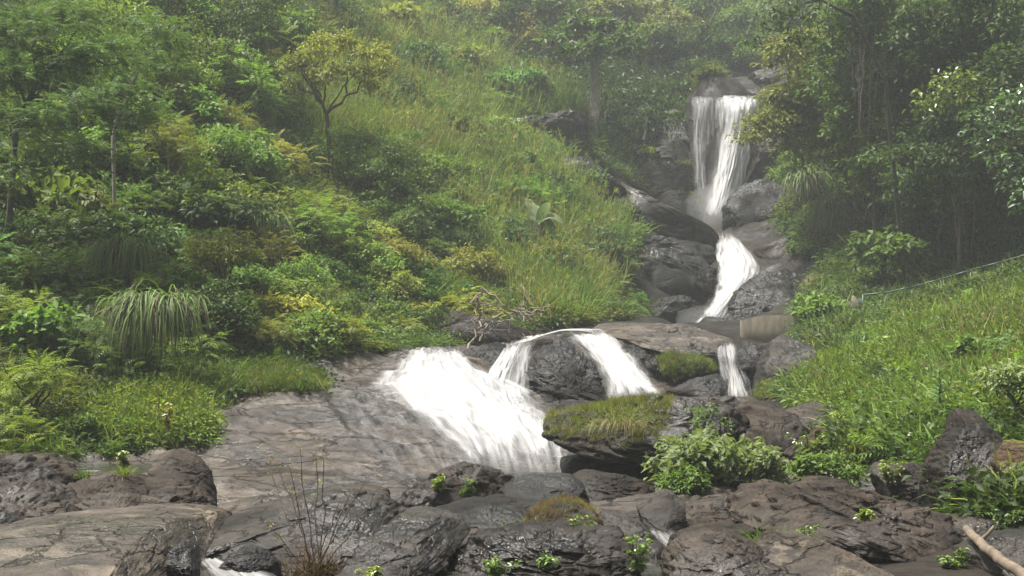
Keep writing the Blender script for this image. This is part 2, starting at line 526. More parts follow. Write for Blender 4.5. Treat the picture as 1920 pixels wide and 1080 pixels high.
def build_bedrock():
    xs = np.arange(-7.8, 5.0, 0.045); ys = np.arange(14.2, 30.8, 0.055)
    X, Y = np.meshgrid(xs, ys)
    Z = slab_z(X.ravel(), Y.ravel()).reshape(X.shape)
    e = np.minimum(np.minimum(X - xs[0], xs[-1] - X), np.minimum(Y - ys[0], ys[-1] - Y))
    Z -= np.clip(0.3 - e, 0, 0.3) * 1.2
    v = np.stack([X.ravel(), Y.ravel(), Z.ravel()], 1)
    nx, ny = len(xs), len(ys)
    i = np.arange(nx * ny).reshape(ny, nx)
    f = np.stack([i[:-1, :-1].ravel(), i[:-1, 1:].ravel(), i[1:, 1:].ravel(), i[1:, :-1].ravel()], 1)
    o = obj("bedrock", mesh("bedrock", v, f, None, True), M["slab"])
    tag(o, "broad sloping bedrock slab left of the wide white cascade", "bedrock", kind="structure")

build_terrain()
build_bedrock()

# ------------------------------------------------------------------ rocks
import bmesh
_ico = {}
def ico(n):
    if n not in _ico:
        bm = bmesh.new()
        bmesh.ops.create_icosphere(bm, subdivisions=n, radius=1.0)
        v = np.array([p.co[:] for p in bm.verts]); f = np.array([[w.index for w in t.verts] for t in bm.faces])
        bm.free()
        _ico[n] = (v, f)
    return _ico[n]

def poly_radius(poly, c, th):
    """distance from c to the outline in direction th (outline seen as star-shaped)"""
    d = np.stack([np.cos(th), np.sin(th)], 1)
    best = np.full(len(th), 1e-3)
    n = len(poly)
    for i in range(n):
        a = poly[i] - c; b = poly[(i + 1) % n] - c
        e = b - a
        den = d[:, 0] * e[1] - d[:, 1] * e[0]
        den = np.where(np.abs(den) < 1e-9, 1e-9, den)
        t = (a[0] * e[1] - a[1] * e[0]) / den
        u = (a[0] * d[:, 1] - a[1] * d[:, 0]) / den
        ok = (t > 0) & (u >= -1e-6) & (u <= 1 + 1e-6)
        best = np.where(ok & (t > best), t, best)
    return best

def blocks(p, s):
    """broken-rock relief: cell plateaus and the cracks between them"""
    p = p + 0.35 * np.stack([vnoise(p * 1.3 + 9.1 * k, s + k) for k in range(3)], 1)
    i = np.floor(p - 0.5).astype(np.int64)
    f1 = np.full(len(p), 9.0); f2 = np.full(len(p), 9.0); idv = np.zeros(len(p))
    for dx in (0, 1):
        for dy in (0, 1):
            for dz in (0, 1):
                c = i + [dx, dy, dz]
                q = c + np.stack([0.15 + 0.7 * _hash(c[:, 0], c[:, 1], c[:, 2], s + t) for t in (0, 1, 2)], 1)
                d = np.linalg.norm(q - p, axis=1)
                h = _hash(c[:, 0], c[:, 1], c[:, 2], s + 5)
                near = d < f1
                f2 = np.where(near, f1, np.minimum(f2, d)); idv = np.where(near, h, idv); f1 = np.where(near, d, f1)
    return idv * 2 - 1, np.clip((f2 - f1) / 0.10, 0, 1)

ROCKS = {}
def rock(label, outline, D, depth, mat="brown", lean=0.5, sub=5, rough=1.0, strata=0.0, facets=5, seed=None,
         ground=True, name="boulder", bed=(0.25, 0.15, 1.0), boxy=0.42, frac=1.0, under=0.85):
    seed = seed if seed is not None else len(ROCKS) * 7 + 3
    r = np.random.default_rng(seed)
    w = np.array([[P(px, py, D)[0], P(px, py, D)[2]] for px, py in outline])
    a = w[:, 0] * np.roll(w[:, 1], -1) - np.roll(w[:, 0], -1) * w[:, 1]
    A = a.sum() / 2
    c = np.array([((w[:, 0] + np.roll(w[:, 0], -1)) * a).sum(), ((w[:, 1] + np.roll(w[:, 1], -1)) * a).sum()]) / (6 * A)
    sub = sub + 1 if D < 22 else sub
    u, f = ico(sub)
    s = np.sqrt(u[:, 0] ** 2 + u[:, 2] ** 2)
    th = np.arctan2(u[:, 2], u[:, 0])
    R = poly_radius(w, c, np.linspace(-math.pi, math.pi, 361))
    R = np.convolve(np.concatenate([R[-4:-1], R, R[1:4]]), np.array([1, 2, 3, 4, 3, 2, 1]) / 16, 'same')[3:-3]
    Rv = np.interp(th, np.linspace(-math.pi, math.pi, 361), R)
    size = float(np.mean(R))
    k = Rv * np.power(s, boxy)
    x = k * np.cos(th); z = k * np.sin(th)
    y = 0.5 * depth * np.sign(u[:, 1]) * np.abs(u[:, 1]) ** 0.6
    p = np.stack([x, y, z], 1)
    # flat faces towards the viewer and the sky
    for _ in range(facets):
        n = np.array([r.normal(0, 0.6), -abs(r.normal(0.9, 0.4)), r.normal(0.35, 0.6)]); n /= np.linalg.norm(n)
        d = p @ n
        lim = d.max() * r.uniform(0.62, 0.86)
        p = p - np.maximum(0, d - lim)[:, None] * n * 0.88
    p[:, 1] += lean * p[:, 2] * (depth / (2.2 * size) if depth > 2.2 * size else 1)
    p[:, 1] += under * np.maximum(-p[:, 2] - 0.1 * size, 0)       # undercut foot
    wp = p + np.array([c[0], D, c[1]])
    nrm = p / (np.linalg.norm(p, axis=1)[:, None] + 1e-6)
    disp = 0.12 * size * fbm(wp * (0.9 / max(size, 0.2)) + seed, 4, seed) + 0.05 * size * (1 - np.abs(fbm(wp * (2.2 / max(size, .2)) + seed, 4, seed + 5)) * 2)
    disp += 0.018 * (0.5 - np.abs(fbm(wp * [2.5, 2.5, 6], 3, seed + 9)) * 2) + 0.005 * fbm(wp * 11, 2, seed + 13)
    fs = 1.0 / max(0.45 * size, 0.12)
    th_ = r.uniform(-0.5, 0.5); cs, sn = math.cos(th_), math.sin(th_)
    bp = np.stack([wp[:, 0] * cs - wp[:, 2] * sn, wp[:, 1], (wp[:, 0] * sn + wp[:, 2] * cs) * 3.2], 1)
    pl, ck = blocks(bp * fs + seed * 3.1, seed)
    pl2, ck2 = blocks(bp * fs * 2.7 + seed * 1.7, seed + 20)
    frac = frac * (0.55 if D > 40 else 1.0)
    disp += frac * (0.07 * size * pl - 0.05 * size * (1 - ck) + 0.012 * size * pl2 - 0.018 * size * (1 - ck2))
    if strata:
        b = np.array(bed) / np.linalg.norm(bed)
        t = (wp @ b) / (0.16 * strata) + 1.2 * fbm(wp * 0.8, 3, seed + 2)
        sw = t - np.floor(t)
        disp += 0.05 * strata * np.where(sw < 0.75, sw / 0.75, (1 - sw) / 0.25)
    p = p + nrm * (disp * rough)[:, None]
    p[:, 0] += c[0]; p[:, 1] += D; p[:, 2] += c[1]
    if ground:
        hz = float(H([c[0]], [D])[0]) - 0.12
        zm = p[:, 2].min()
        if zm > hz:
            low = p[:, 2] < c[1]
            p[low, 2] = c[1] + (p[low, 2] - c[1]) * (c[1] - hz) / (c[1] - zm)
    org = np.array([c[0], D, p[:, 2].min()])
    o = obj(name, mesh(name, p - org, f, None, True), M[mat])
    o.location = org
    tag(o, label, "rock")
    ROCKS[label] = (p, f)
    return o

def build_rocks():
    # foreground, left
    rock("large pale tan slab with a long crack, lowest at the left", [(-160,1020),(0,1004),(100,1000),(180,998),(260,1004),(310,1014),(345,1042),(362,1078),(365,1130),(-160,1190)], 9.8, 3.2, "tan", 2.2, 6, 0.5, 0.0, 3, frac=0.5)
    rock("rounded brown boulder at the left edge under the bright bush", [(-120,872),(0,858),(40,862),(85,880),(110,905),(105,930),(60,965),(-120,980)], 13.6, 2.0, "brown", 0.8, 5, 0.9, 0.7)
    rock("dark furrowed boulder at the left edge just behind the pale slab", [(-120,930),(0,920),(40,912),(72,925),(110,948),(138,966),(146,1000),(120,1030),(-120,1030)], 12.0, 1.6, "brown", 0.7, 5, 1.1, 0.8, 6)
    rock("brown lump with a pitted top between the dark furrowed boulder and the wet gap", [(148,965),(165,935),(185,928),(220,938),(262,962),(302,985),(295,1015),(150,1015),(140,985)], 12.2, 1.2, "brown", 0.7, 5, 1.1, 0.5, 6)
    rock("low brown ridge of rock behind the pitted lump", [(98,925),(135,905),(170,910),(215,922),(262,950),(255,985),(160,985),(110,955)], 13.2, 1.2, "brown", 0.8, 5, 1.0, 0.6)
    rock("flat brown rock at the edge of the leaf strewn puddle", [(125,900),(180,890),(230,896),(282,916),(295,938),(220,948),(135,925)], 14.2, 1.4, "brown", 1.2, 5, 0.8, 0.4)
    rock("brown rock with a grey spotted corner below the big rounded boulder", [(262,935),(300,920),(345,919),(378,945),(402,968),(412,988),(385,1012),(320,1000),(272,962)], 12.8, 1.2, "brown", 0.6, 5, 1.0, 0.5, 6)
    rock("big rounded boulder with a black underside in front of the bare slab", [(277,885),(284,856),(304,847),(340,861),(372,886),(397,916),(404,955),(372,945),(330,920),(285,905)], 14.4, 1.3, "brown", 0.9, 5, 0.7, 0.3, 4)
    rock("small grey rock wedged at the left edge above the pale slab", [(-60,968),(0,966),(28,988),(42,1010),(30,1035),(-60,1040)], 11.2, 0.7, "grey", 0.6, 4)
    rock("black wet rock tip at the right end of the pale slab", [(322,1030),(343,1014),(360,1028),(368,1070),(360,1110),(325,1110)], 9.9, 0.5, "dark", 0.3, 4, 1.2)
    # foreground, centre
    rock("wide flat topped grey brown boulder behind the dry stems", [(383,1000),(402,985),(440,965),(510,946),(580,932),(650,927),(700,939),(726,965),(732,1000),(705,1045),(640,1080),(560,1080),(480,1050),(430,1030),(395,1018)], 11.6, 2.0, "grey", 1.6, 6, 0.6, 0.8, 3)
    rock("small black wet rock in the gap beside the stream", [(415,1060),(445,1034),(480,1036),(512,1056),(524,1100),(415,1115)], 10.2, 0.6, "dark", 0.4, 5, 1.0)
    rock("ridged grey slab sloping down to the bottom edge", [(630,1085),(690,1012),(740,982),(800,985),(856,998),(872,1020),(832,1052),(795,1085),(765,1130),(630,1130)], 10.6, 1.8, "grey", 1.6, 6, 0.8, 1.0, 3)
    rock("dark moss stained rock at the foot of the wide cascade", [(742,940),(795,905),(832,884),(880,877),(932,888),(960,905),(965,940),(920,965),(850,975),(770,975)], 15.6, 1.6, "semi", 0.7, 5, 1.0, 0.8, 6)
    rock("smooth wet grey rock shelf at the right foot of the wide cascade", [(940,902),(1000,894),(1075,896),(1098,916),(1062,936),(1040,965),(970,965),(945,930)], 15.3, 1.5, "dark", 1.3, 5, 0.5, 0.6, 3)
    rock("tiny dark rock tip poking out of the white foam", [(942,905),(955,890),(972,889),(985,905)], 17.5, 0.4, "dark", 0.3, 4)
    rock("layered dark ledge with pale wet streaks", [(800,968),(880,948),(960,958),(1005,972),(1000,1010),(900,1015),(810,1000)], 13.2, 1.8, "dark", 1.5, 5, 0.9, 1.0, 3)
    rock("thin wet rock layer above the layered dark ledge", [(860,950),(930,935),(1010,940),(1030,955),(960,970),(880,968)], 14.3, 1.2, "dark", 1.3, 5, 0.8, 0.6, 3)
    rock("russet moss capped boulder in the centre foreground", [(985,990),(1002,965),(1040,945),(1082,944),(1112,960),(1134,990),(1110,1020),(1010,1015)], 12.3, 1.3, "semi", 0.7, 5, 0.8, 0.3, 4)
    rock("large black sided rock at the bottom edge under the moss cap", [(850,1055),(900,1012),(980,998),(1080,1003),(1150,1000),(1182,1035),(1190,1130),(840,1130)], 10.8, 1.6, "semi", 0.6, 6, 1.0, 0.7, 6)
    rock("smooth grey rock beside the small spout of water", [(1105,990),(1135,966),(1180,974),(1212,990),(1236,1012),(1232,1060),(1170,1060),(1125,1025)], 12.0, 1.2, "grey", 0.9, 5, 0.7, 0.3, 4)
    rock("brown block lying under the mossy ledge", [(1066,892),(1100,884),(1160,894),(1216,907),(1228,940),(1190,972),(1110,965),(1080,935)], 16.0, 1.4, "semi", 0.6, 5, 0.8, 0.4)
    rock("angular block with a flat tilted grey top", [(1198,955),(1264,924),(1283,944),(1280,985),(1257,1006),(1206,985)], 13.0, 0.9, "grey", 0.9, 5, 0.35, 0.3, 7, boxy=0.4)
    rock("low reddish brown rock under the pale leaved bush", [(1272,965),(1300,946),(1380,943),(1424,955),(1410,995),(1330,1005),(1280,995)], 14.4, 1.2, "brown", 0.7, 5, 0.9, 0.5)
    rock("largest brown slab in the right foreground with a rough pitted crest", [(1382,960),(1430,926),(1490,914),(1525,926),(1570,910),(1612,911),(1652,934),(1720,954),(1782,970),(1804,1000),(1796,1045),(1730,1085),(1640,1080),(1560,1050),(1500,1020),(1440,992),(1390,980)], 11.9, 2.0, "brown", 1.1, 6, 0.8, 0.8, 5)
    rock("brown rock with a small hollow at the bottom edge beside the spout", [(1258,1060),(1288,1022),(1350,1005),(1402,1014),(1444,1043),(1500,1070),(1515,1130),(1250,1135)], 9.9, 1.6, "brown", 0.9, 6, 0.8, 0.5, 5)
    rock("smooth tan streaked slab along the bottom edge on the right", [(1430,1052),(1480,1022),(1540,1018),(1600,1042),(1690,1088),(1690,1140),(1430,1140)], 9.7, 1.5, "tan", 1.2, 5, 0.5, 0.4, 3)
    # foreground, right
    rock("tall dark upright stone with a narrow top at the right", [(1750,960),(1754,880),(1790,828),(1814,800),(1820,774),(1864,762),(1882,790),(1890,840),(1900,980),(1800,985)], 13.4, 1.3, "semi", 0.35, 5, 0.6, 0.5, 4, ground=True, boxy=0.4)
    rock("brown stone face with an orange stain at the right edge", [(1862,850),(1900,826),(2040,850),(2040,1010),(1870,1010)], 13.1, 1.3, "earth", 0.3, 5, 0.7, 0.4, 4, boxy=0.4)
    rock("grey standing rock left of the tall dark stone", [(1688,890),(1708,871),(1746,875),(1756,930),(1742,975),(1700,965)], 14.4, 0.9, "grey", 0.4, 5, 0.8, 0.3, 6)
    rock("small flat grey rock above the pitted crest", [(1636,888),(1662,868),(1688,874),(1690,905),(1655,925)], 14.9, 0.7, "grey", 0.8, 4)
    rock("flat brown rock under the upper end of the log", [(1770,990),(1838,975),(1902,988),(1908,1025),(1840,1045),(1780,1030)], 11.8, 1.2, "tan", 1.1, 5, 0.8, 0.4)
    rock("grey rock at the bottom right corner behind the log", [(1840,1045),(1900,1020),(2010,1010),(2010,1140),(1850,1140)], 10.2, 1.4, "grey", 0.9, 5, 0.8, 0.5)
    rock("pale flat stone at the right edge above the log", [(1890,990),(1925,978),(1990,982),(1990,1015),(1900,1012)], 11.9, 0.7, "tan", 0.9, 4)
    # the ledges in the middle
    rock("thick overhanging ledge with a mossy yellow green top beside the cascade", [(1028,800),(1050,776),(1130,762),(1200,755),(1300,752),(1380,760),(1390,800),(1330,850),(1250,868),(1180,866),(1110,856),(1060,838),(1036,822)], 18.6, 2.0, "semi", 0.9, 6, 1.0, 0.8, 4, ground=False, under=0.9)
    rock("black undercut rock holding up the mossy ledge", [(1058,860),(1110,850),(1200,856),(1300,860),(1300,935),(1200,945),(1100,915),(1060,892)], 19.0, 1.6, "semi", 0.2, 5, 0.8, 0.6)
    rock("long flat brown ledge behind the leafy bush", [(1170,772),(1260,748),(1380,748),(1462,744),(1486,765),(1484,805),(1445,832),(1380,825),(1300,812),(1220,800)], 20.4, 2.4, "brown", 1.3, 5, 0.7, 1.0, 4)
    rock("brown rock right of the long ledge at the grass edge", [(1476,775),(1540,754),(1592,775),(1588,808),(1522,825),(1488,808)], 21.2, 1.6, "brown", 1.0, 5, 0.8, 0.5)
    rock("dark wedge of rock leaning below the long ledge", [(1472,850),(1528,815),(1542,832),(1538,856),(1490,870)], 18.8, 0.9, "brown", 0.6, 5, 0.5, 0.3, 6)
    rock("sloping reddish brown rock left of the yellow weeds", [(1488,880),(1555,800),(1592,826),(1580,880),(1530,900)], 18.4, 1.1, "earth", 1.0, 5, 0.6, 0.4)
    rock("black cracked boulder standing between the two white branches", [(986,800),(990,740),(996,690),(1020,646),(1055,630),(1090,654),(1120,690),(1132,740),(1140,800),(1060,830),(1010,820)], 26.4, 2.2, "dark", 0.5, 7, 0.7, 0.0, 8, frac=2.4, under=0.2)
    rock("low dark slab at the foot of the black cracked boulder", [(1000,800),(1060,752),(1140,756),(1160,800),(1060,825),(1015,820)], 24.6, 1.6, "dark", 1.2, 5, 0.8, 0.5)
    rock("dark rock left of the narrow white branch", [(846,690),(880,652),(930,640),(950,646),(935,672),(905,718),(885,730),(855,715)], 27.6, 1.6, "dark", 0.9, 5, 0.9, 0.6, 6)
    rock("small dark rock at the head of the wide cascade", [(790,668),(820,650),(860,655),(850,675),(815,685)], 28.3, 0.9, "dark", 0.8, 4)
    rock("brown shelf of rock above the right white branch", [(1112,615),(1140,600),(1200,600),(1292,607),(1365,638),(1350,672),(1240,672),(1180,658),(1130,635)], 31.5, 3.2, "tan", 1.9, 6, 0.6, 0.9, 3)
    rock("dark rock edge dividing the right white branch from the shelf", [(1150,655),(1190,645),(1230,672),(1240,720),(1200,715),(1165,680)], 29.0, 1.0, "dark", 0.8, 5, 0.9, 0.5)
    rock("mossy russet lump under the brown shelf", [(1190,670),(1250,654),(1312,667),(1335,690),(1300,722),(1220,716)], 29.4, 1.5, "mossy", 0.7, 5, 0.8)
    rock("black wedge of rock left of the thin side fall", [(1236,742),(1300,712),(1350,701),(1374,720),(1364,755),(1290,760)], 27.6, 1.4, "dark", 0.9, 5, 0.7, 0.6, 5)
    rock("black rock at the right of the thin side fall", [(1380,655),(1402,640),(1442,650),(1436,690),(1416,735),(1385,735),(1378,690)], 29.4, 1.1, "dark", 0.5, 5, 0.9, 0.4, 6)
    rock("big sloping grey rock below the stained wall", [(1408,750),(1425,692),(1460,640),(1492,622),(1532,650),(1545,690),(1510,725),(1500,755)], 27.6, 1.8, "grey", 1.0, 5, 0.6, 0.8, 5, bed=(0.8, 0.1, 0.6))
    rock("mossy dark rock at the foot of the big sloping rock", [(1405,760),(1440,715),(1500,720),(1520,762)], 26.4, 1.0, "mossy", 0.5, 5)
    rock("round grey stone at the edge of the right hand grass", [(1500,690),(1520,668),(1550,672),(1556,696),(1525,705)], 27.6, 0.6, "grey", 0.6, 4)
    rock("tan stone right of the round grey stone", [(1530,672),(1555,660),(1580,668),(1580,690),(1545,695)], 28.8, 0.6, "tan", 0.6, 4)
    rock("brown rock below the railing post", [(1600,660),(1622,620),(1670,600),(1720,604),(1700,632),(1640,672)], 33.5, 1.8, "brown", 0.9, 5, 0.8, 0.6)
    rock("long dark brown rock behind the cascade under the dead branches", [(680,650),(740,612),(840,588),(905,598),(1005,620),(1005,645),(880,662),(760,675),(700,672)], 30.6, 1.6, "semi", 0.6, 5, 0.9, 0.7)
    rock("flat wet rocks at the foot of the middle fall", [(1296,618),(1330,592),(1368,600),(1394,610),(1390,632),(1310,630)], 41.0, 1.8, "dark", 0.8, 5, 1.0, 0.6)
    # the upper gorge
    rock("smooth dark rock flank right of the middle fall", [(1352,610),(1380,552),(1430,512),(1482,498),(1506,530),(1500,600),(1440,618)], 46.0, 3.4, "dark", 0.8, 6, 0.7, 1.2, 6, frac=1.6, boxy=0.32)
    rock("black cliff block left of the middle fall", [(1160,505),(1230,468),(1325,476),(1338,500),(1326,560),(1312,615),(1220,610),(1170,560)], 49.0, 3.6, "dark", 0.5, 6, 0.8, 1.4, 7, frac=2.0, boxy=0.32)
    rock("long grey rock spur running down to the pinch between the falls", [(1050,310),(1100,302),(1170,345),(1260,398),(1335,434),(1350,455),(1330,480),(1240,452),(1150,400),(1060,340)], 55.0, 3.0, "grey", 0.9, 6, 0.6, 1.2, 6, frac=1.6, boxy=0.32)
    rock("broad dark ledge stepping down below the grey spur", [(1125,470),(1180,440),(1260,448),(1335,462),(1340,492),(1260,505),(1180,510),(1135,500)], 51.5, 3.0, "dark", 0.7, 6, 0.8, 1.2, 5, frac=1.8, boxy=0.32)
    rock("low dark rock shelf at the waterline left of the middle fall", [(1190,595),(1230,560),(1290,556),(1318,580),(1300,612),(1220,614)], 45.6, 2.2, "dark", 0.8, 6, 0.8, 1.0, 5, frac=1.8, boxy=0.32)
    rock("mossy rock shoulder at the head of the grey spur", [(1010,312),(1040,292),(1100,296),(1150,330),(1180,372),(1120,385),(1050,345)], 54.4, 2.4, "semi", 0.9, 6, 0.8, 1.0, 5, frac=1.8, boxy=0.32)
    rock("tan lipped rock under the spur beside the middle fall", [(1228,470),(1280,462),(1330,470),(1330,490),(1270,500),(1230,490)], 51.8, 1.6, "brown", 0.8, 4)
    rock("black rounded rock at the right foot of the tall fall", [(1360,436),(1364,382),(1398,342),(1440,332),(1492,370),(1496,440),(1440,475),(1370,455)], 57.6, 3.2, "dark", 0.5, 5, 1.0, 0.8, 6)
    rock("dark rock wall rising beside the right edge of the tall fall", [(1398,345),(1418,300),(1425,240),(1440,190),(1482,200),(1486,280),(1475,350),(1440,365)], 61.6, 2.6, "semi", 0.4, 5, 1.1, 0.8, 6)
    rock("dark broken rock above the flank of the middle fall", [(1415,470),(1500,432),(1570,470),(1560,510),(1490,520),(1430,505)], 52.5, 2.6, "semi", 0.7, 5, 1.1, 0.8, 6)
    rock("earthy brown rock below the hanging grass on the right", [(1490,540),(1530,510),(1585,520),(1580,560),(1520,580)], 46.0, 1.8, "earth", 0.6, 4)
    rock("dark overhang under the grassy brow", [(925,250),(960,228),(1020,222),(1096,212),(1110,250),(1096,292),(1030,284),(960,268)], 60.0, 3.0, "semi", -0.2, 5, 0.9, 1.0)
    rock("dark cliff face touching the left edge of the tall fall", [(1236,240),(1262,200),(1304,186),(1310,300),(1314,440),(1262,430),(1240,340)], 64.8, 2.4, "dark", 0.3, 6, 1.0, 1.2, 7, under=0.1, frac=2.0)
    rock("stepped dark cliff left of the white trunk", [(1120,300),(1150,262),(1200,235),(1236,262),(1240,330),(1190,350),(1140,335)], 66.0, 2.4, "semi", 0.3, 6, 1.0, 1.2, 7, under=0.1, frac=2.0)
    rock("dark rock ledge under the bare white trunk", [(1170,345),(1200,312),(1250,300),(1290,325),(1300,380),(1250,385),(1200,372)], 62.6, 2.0, "semi", 0.5, 6, 1.0, 1.0, 7, under=0.1, frac=2.0)
    rock("low black rock between the spur and the tall fall", [(1215,392),(1245,360),(1290,362),(1310,395),(1308,436),(1260,425)], 60.8, 1.6, "dark", 0.5, 5, 1.0, 0.8, 6, under=0.1, frac=1.6)
    rock("shadowed rock band below the layered trees", [(1130,240),(1180,205),(1250,185),(1300,178),(1300,210),(1240,225),(1180,250)], 68.5, 2.4, "dark", 0.3, 5, 1.0, 1.0, 6, under=0.1, frac=2.0)
    rock("black rock wall behind the thin veil of the tall fall", [(1296,190),(1420,188),(1420,320),(1400,440),(1310,440),(1300,320)], 65.0, 2.0, "dark", 0.2, 5, 0.8, 0.8, boxy=0.35)
    rock("low rock lip at the top of the tall fall", [(1338,184),(1360,172),(1410,166),(1452,172),(1450,190),(1360,190)], 67.5, 2.4, "grey", 0.8, 6, 0.9, 0.8, 6, frac=2.0)
    rock("grey boulder upstream above the tall fall", [(1392,165),(1410,138),(1465,124),(1532,128),(1530,165),(1450,176)], 74.0, 3.0, "grey", 0.7, 6, 0.9, 0.8, 6, frac=2.0)
    rock("pinkish rock bank above the left lip of the tall fall", [(1240,200),(1262,170),(1310,165),(1340,182),(1310,196)], 68.0, 2.4, "earth", 0.6, 4)
    rock("black cleft rock face half hidden left of the yellow topped tree", [(500,160),(520,142),(545,140),(566,160),(572,210),(556,248),(524,246),(512,195)], 45.0, 1.6, "dark", 0.2, 5, 1.2, 0.8, 6)
    rock("narrow brown earth bank under drooping grass on the left slope", [(446,440),(470,425),(488,450),(486,500),(462,515),(448,485)], 30.5, 1.0, "earth", 0.2, 4)
    rock("grey rock high on the left slope among the grass", [(1140,380),(1170,368),(1200,390),(1180,410),(1150,405)], 53.0, 1.2, "grey", 0.5, 4)
build_rocks()
def small_stones():
    r = np.random.default_rng(91)
    src = []
    for k in range(5):
        u, f = ico(4)
        p = u * [1, 0.8, 0.62]
        for _ in range(7):
            n = unit_v(r.normal(0, 1, 3)); d = p @ n; p = p - np.maximum(0, d - d.max() * r.uniform(.6, .85))[:, None] * n
        pl, ck = blocks(p * 1.8 + k * 7, k)
        p = p + u * (0.12 * fbm(p * 1.6 + k * 9, 4, k) + 0.05 * pl - .04 * (1 - ck))[:, None]
        for mt in ("brown", "dark"):
            me = mesh("stone", p, f, None, True); me.materials.append(M[mt]); src.append(me)
    n = 0
    while n < 110:
        px, py = r.uniform(0, 1920), 940 + 130 * r.uniform(0, 1) ** .8
        q = hit(px, py, 8.5)
        o = bpy.data.objects.new("stone", src[r.integers(0, 10)]); COL.objects.link(o)
        sc = float(r.uniform(0.06, 0.2)) ; o.scale = (sc, sc, sc); o.rotation_euler = (r.normal(0, .4), r.normal(0, .4), r.uniform(0, 6.28))
        o.location = (q[0], q[1], q[2] + sc * .15)
        tag(o, "small loose stone in a gap between the foreground boulders", "stone", "small stones between the boulders"); n += 1
def unit_v(a): return a / np.linalg.norm(a)
small_stones()

# ------------------------------------------------------------------ water
def sheet(rows, nu=40, nv=60, relief=0.05, seed=0, bulge=0.0, drape=None, parent=None, mat="foam", name="water_strand"):
    """rows: list of ((px,py,D),(px,py,D)) from the top down"""
    if drape is not None:
        rows = [(tuple(r[0][:2]), tuple(r[1][:2])) for r in rows]
    R = np.array([[[*a], [*b]] for a, b in rows], float)
    n = len(rows)
    tt = np.linspace(0, n - 1, nv)
    def cat(t):
        i = np.clip(np.floor(t).astype(int), 0, n - 2); f = (t - i)[:, None, None]
        p0 = R[np.clip(i - 1, 0, n - 1)]; p1 = R[i]; p2 = R[i + 1]; p3 = R[np.clip(i + 2, 0, n - 1)]
        return 0.5 * (2 * p1 + (p2 - p0) * f + (2 * p0 - 5 * p1 + 4 * p2 - p3) * f ** 2 + (3 * p1 - p0 - 3 * p2 + p3) * f ** 3)
    E = cat(tt)
    u = np.linspace(0, 1, nu)
    G = E[:, 0][:, None] * (1 - u)[None, :, None] + E[:, 1][:, None] * u[None, :, None]
    # ragged rims
    wob = vnoise(np.stack([tt * 2.3, np.full(nv, seed + .5), np.zeros(nv)], 1), seed)[:, None]
    wd = (E[:, 1, 0] - E[:, 0, 0])[:, None]
    G[..., 0] += wob * 0.05 * wd * (1 - 2 * u)[None]
    if drape is not None:
        V = np.empty((nv, nu, 3))
        gx = np.linspace(0, nu - 1, 9).astype(int); gy = np.linspace(0, nv - 1, 13).astype(int)
        Dg = np.array([[hit(G[j, i, 0], G[j, i, 1], 12)[1] for i in gx] for j in gy])
        # bilinear distance, then settle on the rock
        fi = np.interp(np.arange(nu), gx, np.arange(len(gx))); fj = np.interp(np.arange(nv), gy, np.arange(len(gy)))
        i0 = np.clip(fi.astype(int), 0, len(gx) - 2); j0 = np.clip(fj.astype(int), 0, len(gy) - 2)
        a = (fi - i0)[None]; b = (fj - j0)[:, None]
        Dd = (Dg[j0][:, i0] * (1 - a) + Dg[j0][:, i0 + 1] * a) * (1 - b) + (Dg[j0 + 1][:, i0] * (1 - a) + Dg[j0 + 1][:, i0 + 1] * a) * b
        V[..., 0] = Dd * (G[..., 0] - 960) / F; V[..., 1] = Dd
        V[..., 2] = slab_z(V[..., 0].ravel(), V[..., 1].ravel()).reshape(nv, nu)
        for _ in range(6):                       # water smooths over the small steps
            V[1:-1, 1:-1, 2] = 0.25 * (V[:-2, 1:-1, 2] + V[2:, 1:-1, 2] + V[1:-1, :-2, 2] + V[1:-1, 2:, 2])
        V[..., 2] = np.maximum(V[..., 2], slab_z(V[..., 0].ravel(), V[..., 1].ravel()).reshape(nv, nu)) + drape * np.minimum(1, 5 * np.minimum(u, 1 - u) + 0.3)[None]
    else:
        V = np.stack([G[..., 2] * (G[..., 0] - 960) / F, G[..., 2], CAMZ + G[..., 2] * (HZ - G[..., 1]) / F], -1)
        V[..., 1] -= bulge * (4 * u * (1 - u))[None]
    L = np.concatenate([[0], np.cumsum(np.linalg.norm(np.diff(V[:, nu // 2], axis=0), axis=1))])
    W = np.linalg.norm(V[:, -1] - V[:, 0], axis=1).mean()
    uu = np.broadcast_to(u[None], (nv, nu)); vv = np.broadcast_to(L[:, None], (nv, nu))
    q = np.stack([uu.ravel() * 14, vv.ravel() * 0.9, np.full(nu * nv, seed * 3.7)], 1)
    d = fbm(q, 4, seed) * relief
    V = V.reshape(-1, 3).copy()
    V[:, 1] -= d; V[:, 2] += d * 0.6
    edge = np.minimum(np.minimum(uu, 1 - uu), np.minimum(vv / max(L[-1], 1e-3), 1 - vv / max(L[-1], 1e-3)) * 0.9 + 0.012)
    edge = edge.ravel() * (1 + 0.9 * fbm(q * [1, 1.5, 1], 3, seed + 4))
    flow = np.stack([uu.ravel() * max(0.35, min(1.2, W / 2.0)), vv.ravel() * 0.5 + seed], 1)
    i = np.arange(nu * nv).reshape(nv, nu)
    f = np.stack([i[:-1, :-1].ravel(), i[:-1, 1:].ravel(), i[1:, 1:].ravel(), i[1:, :-1].ravel()], 1)
    return obj(name, mesh(name, V, f, {"flow": flow, "edge": np.clip(edge, 0, 1)}, True), M[mat], parent)

def water(name, label, strands):
    o = bpy.data.objects.new(name, None); COL.objects.link(o)
    tag(o, label, "waterfall", kind="structure")
    for k, s in enumerate(strands):
        sheet(parent=o, **s)
    return o

def rowsD(*r):
    return [((a, y1, d), (b, y2, d2)) for a, y1, d, b, y2, d2 in r]

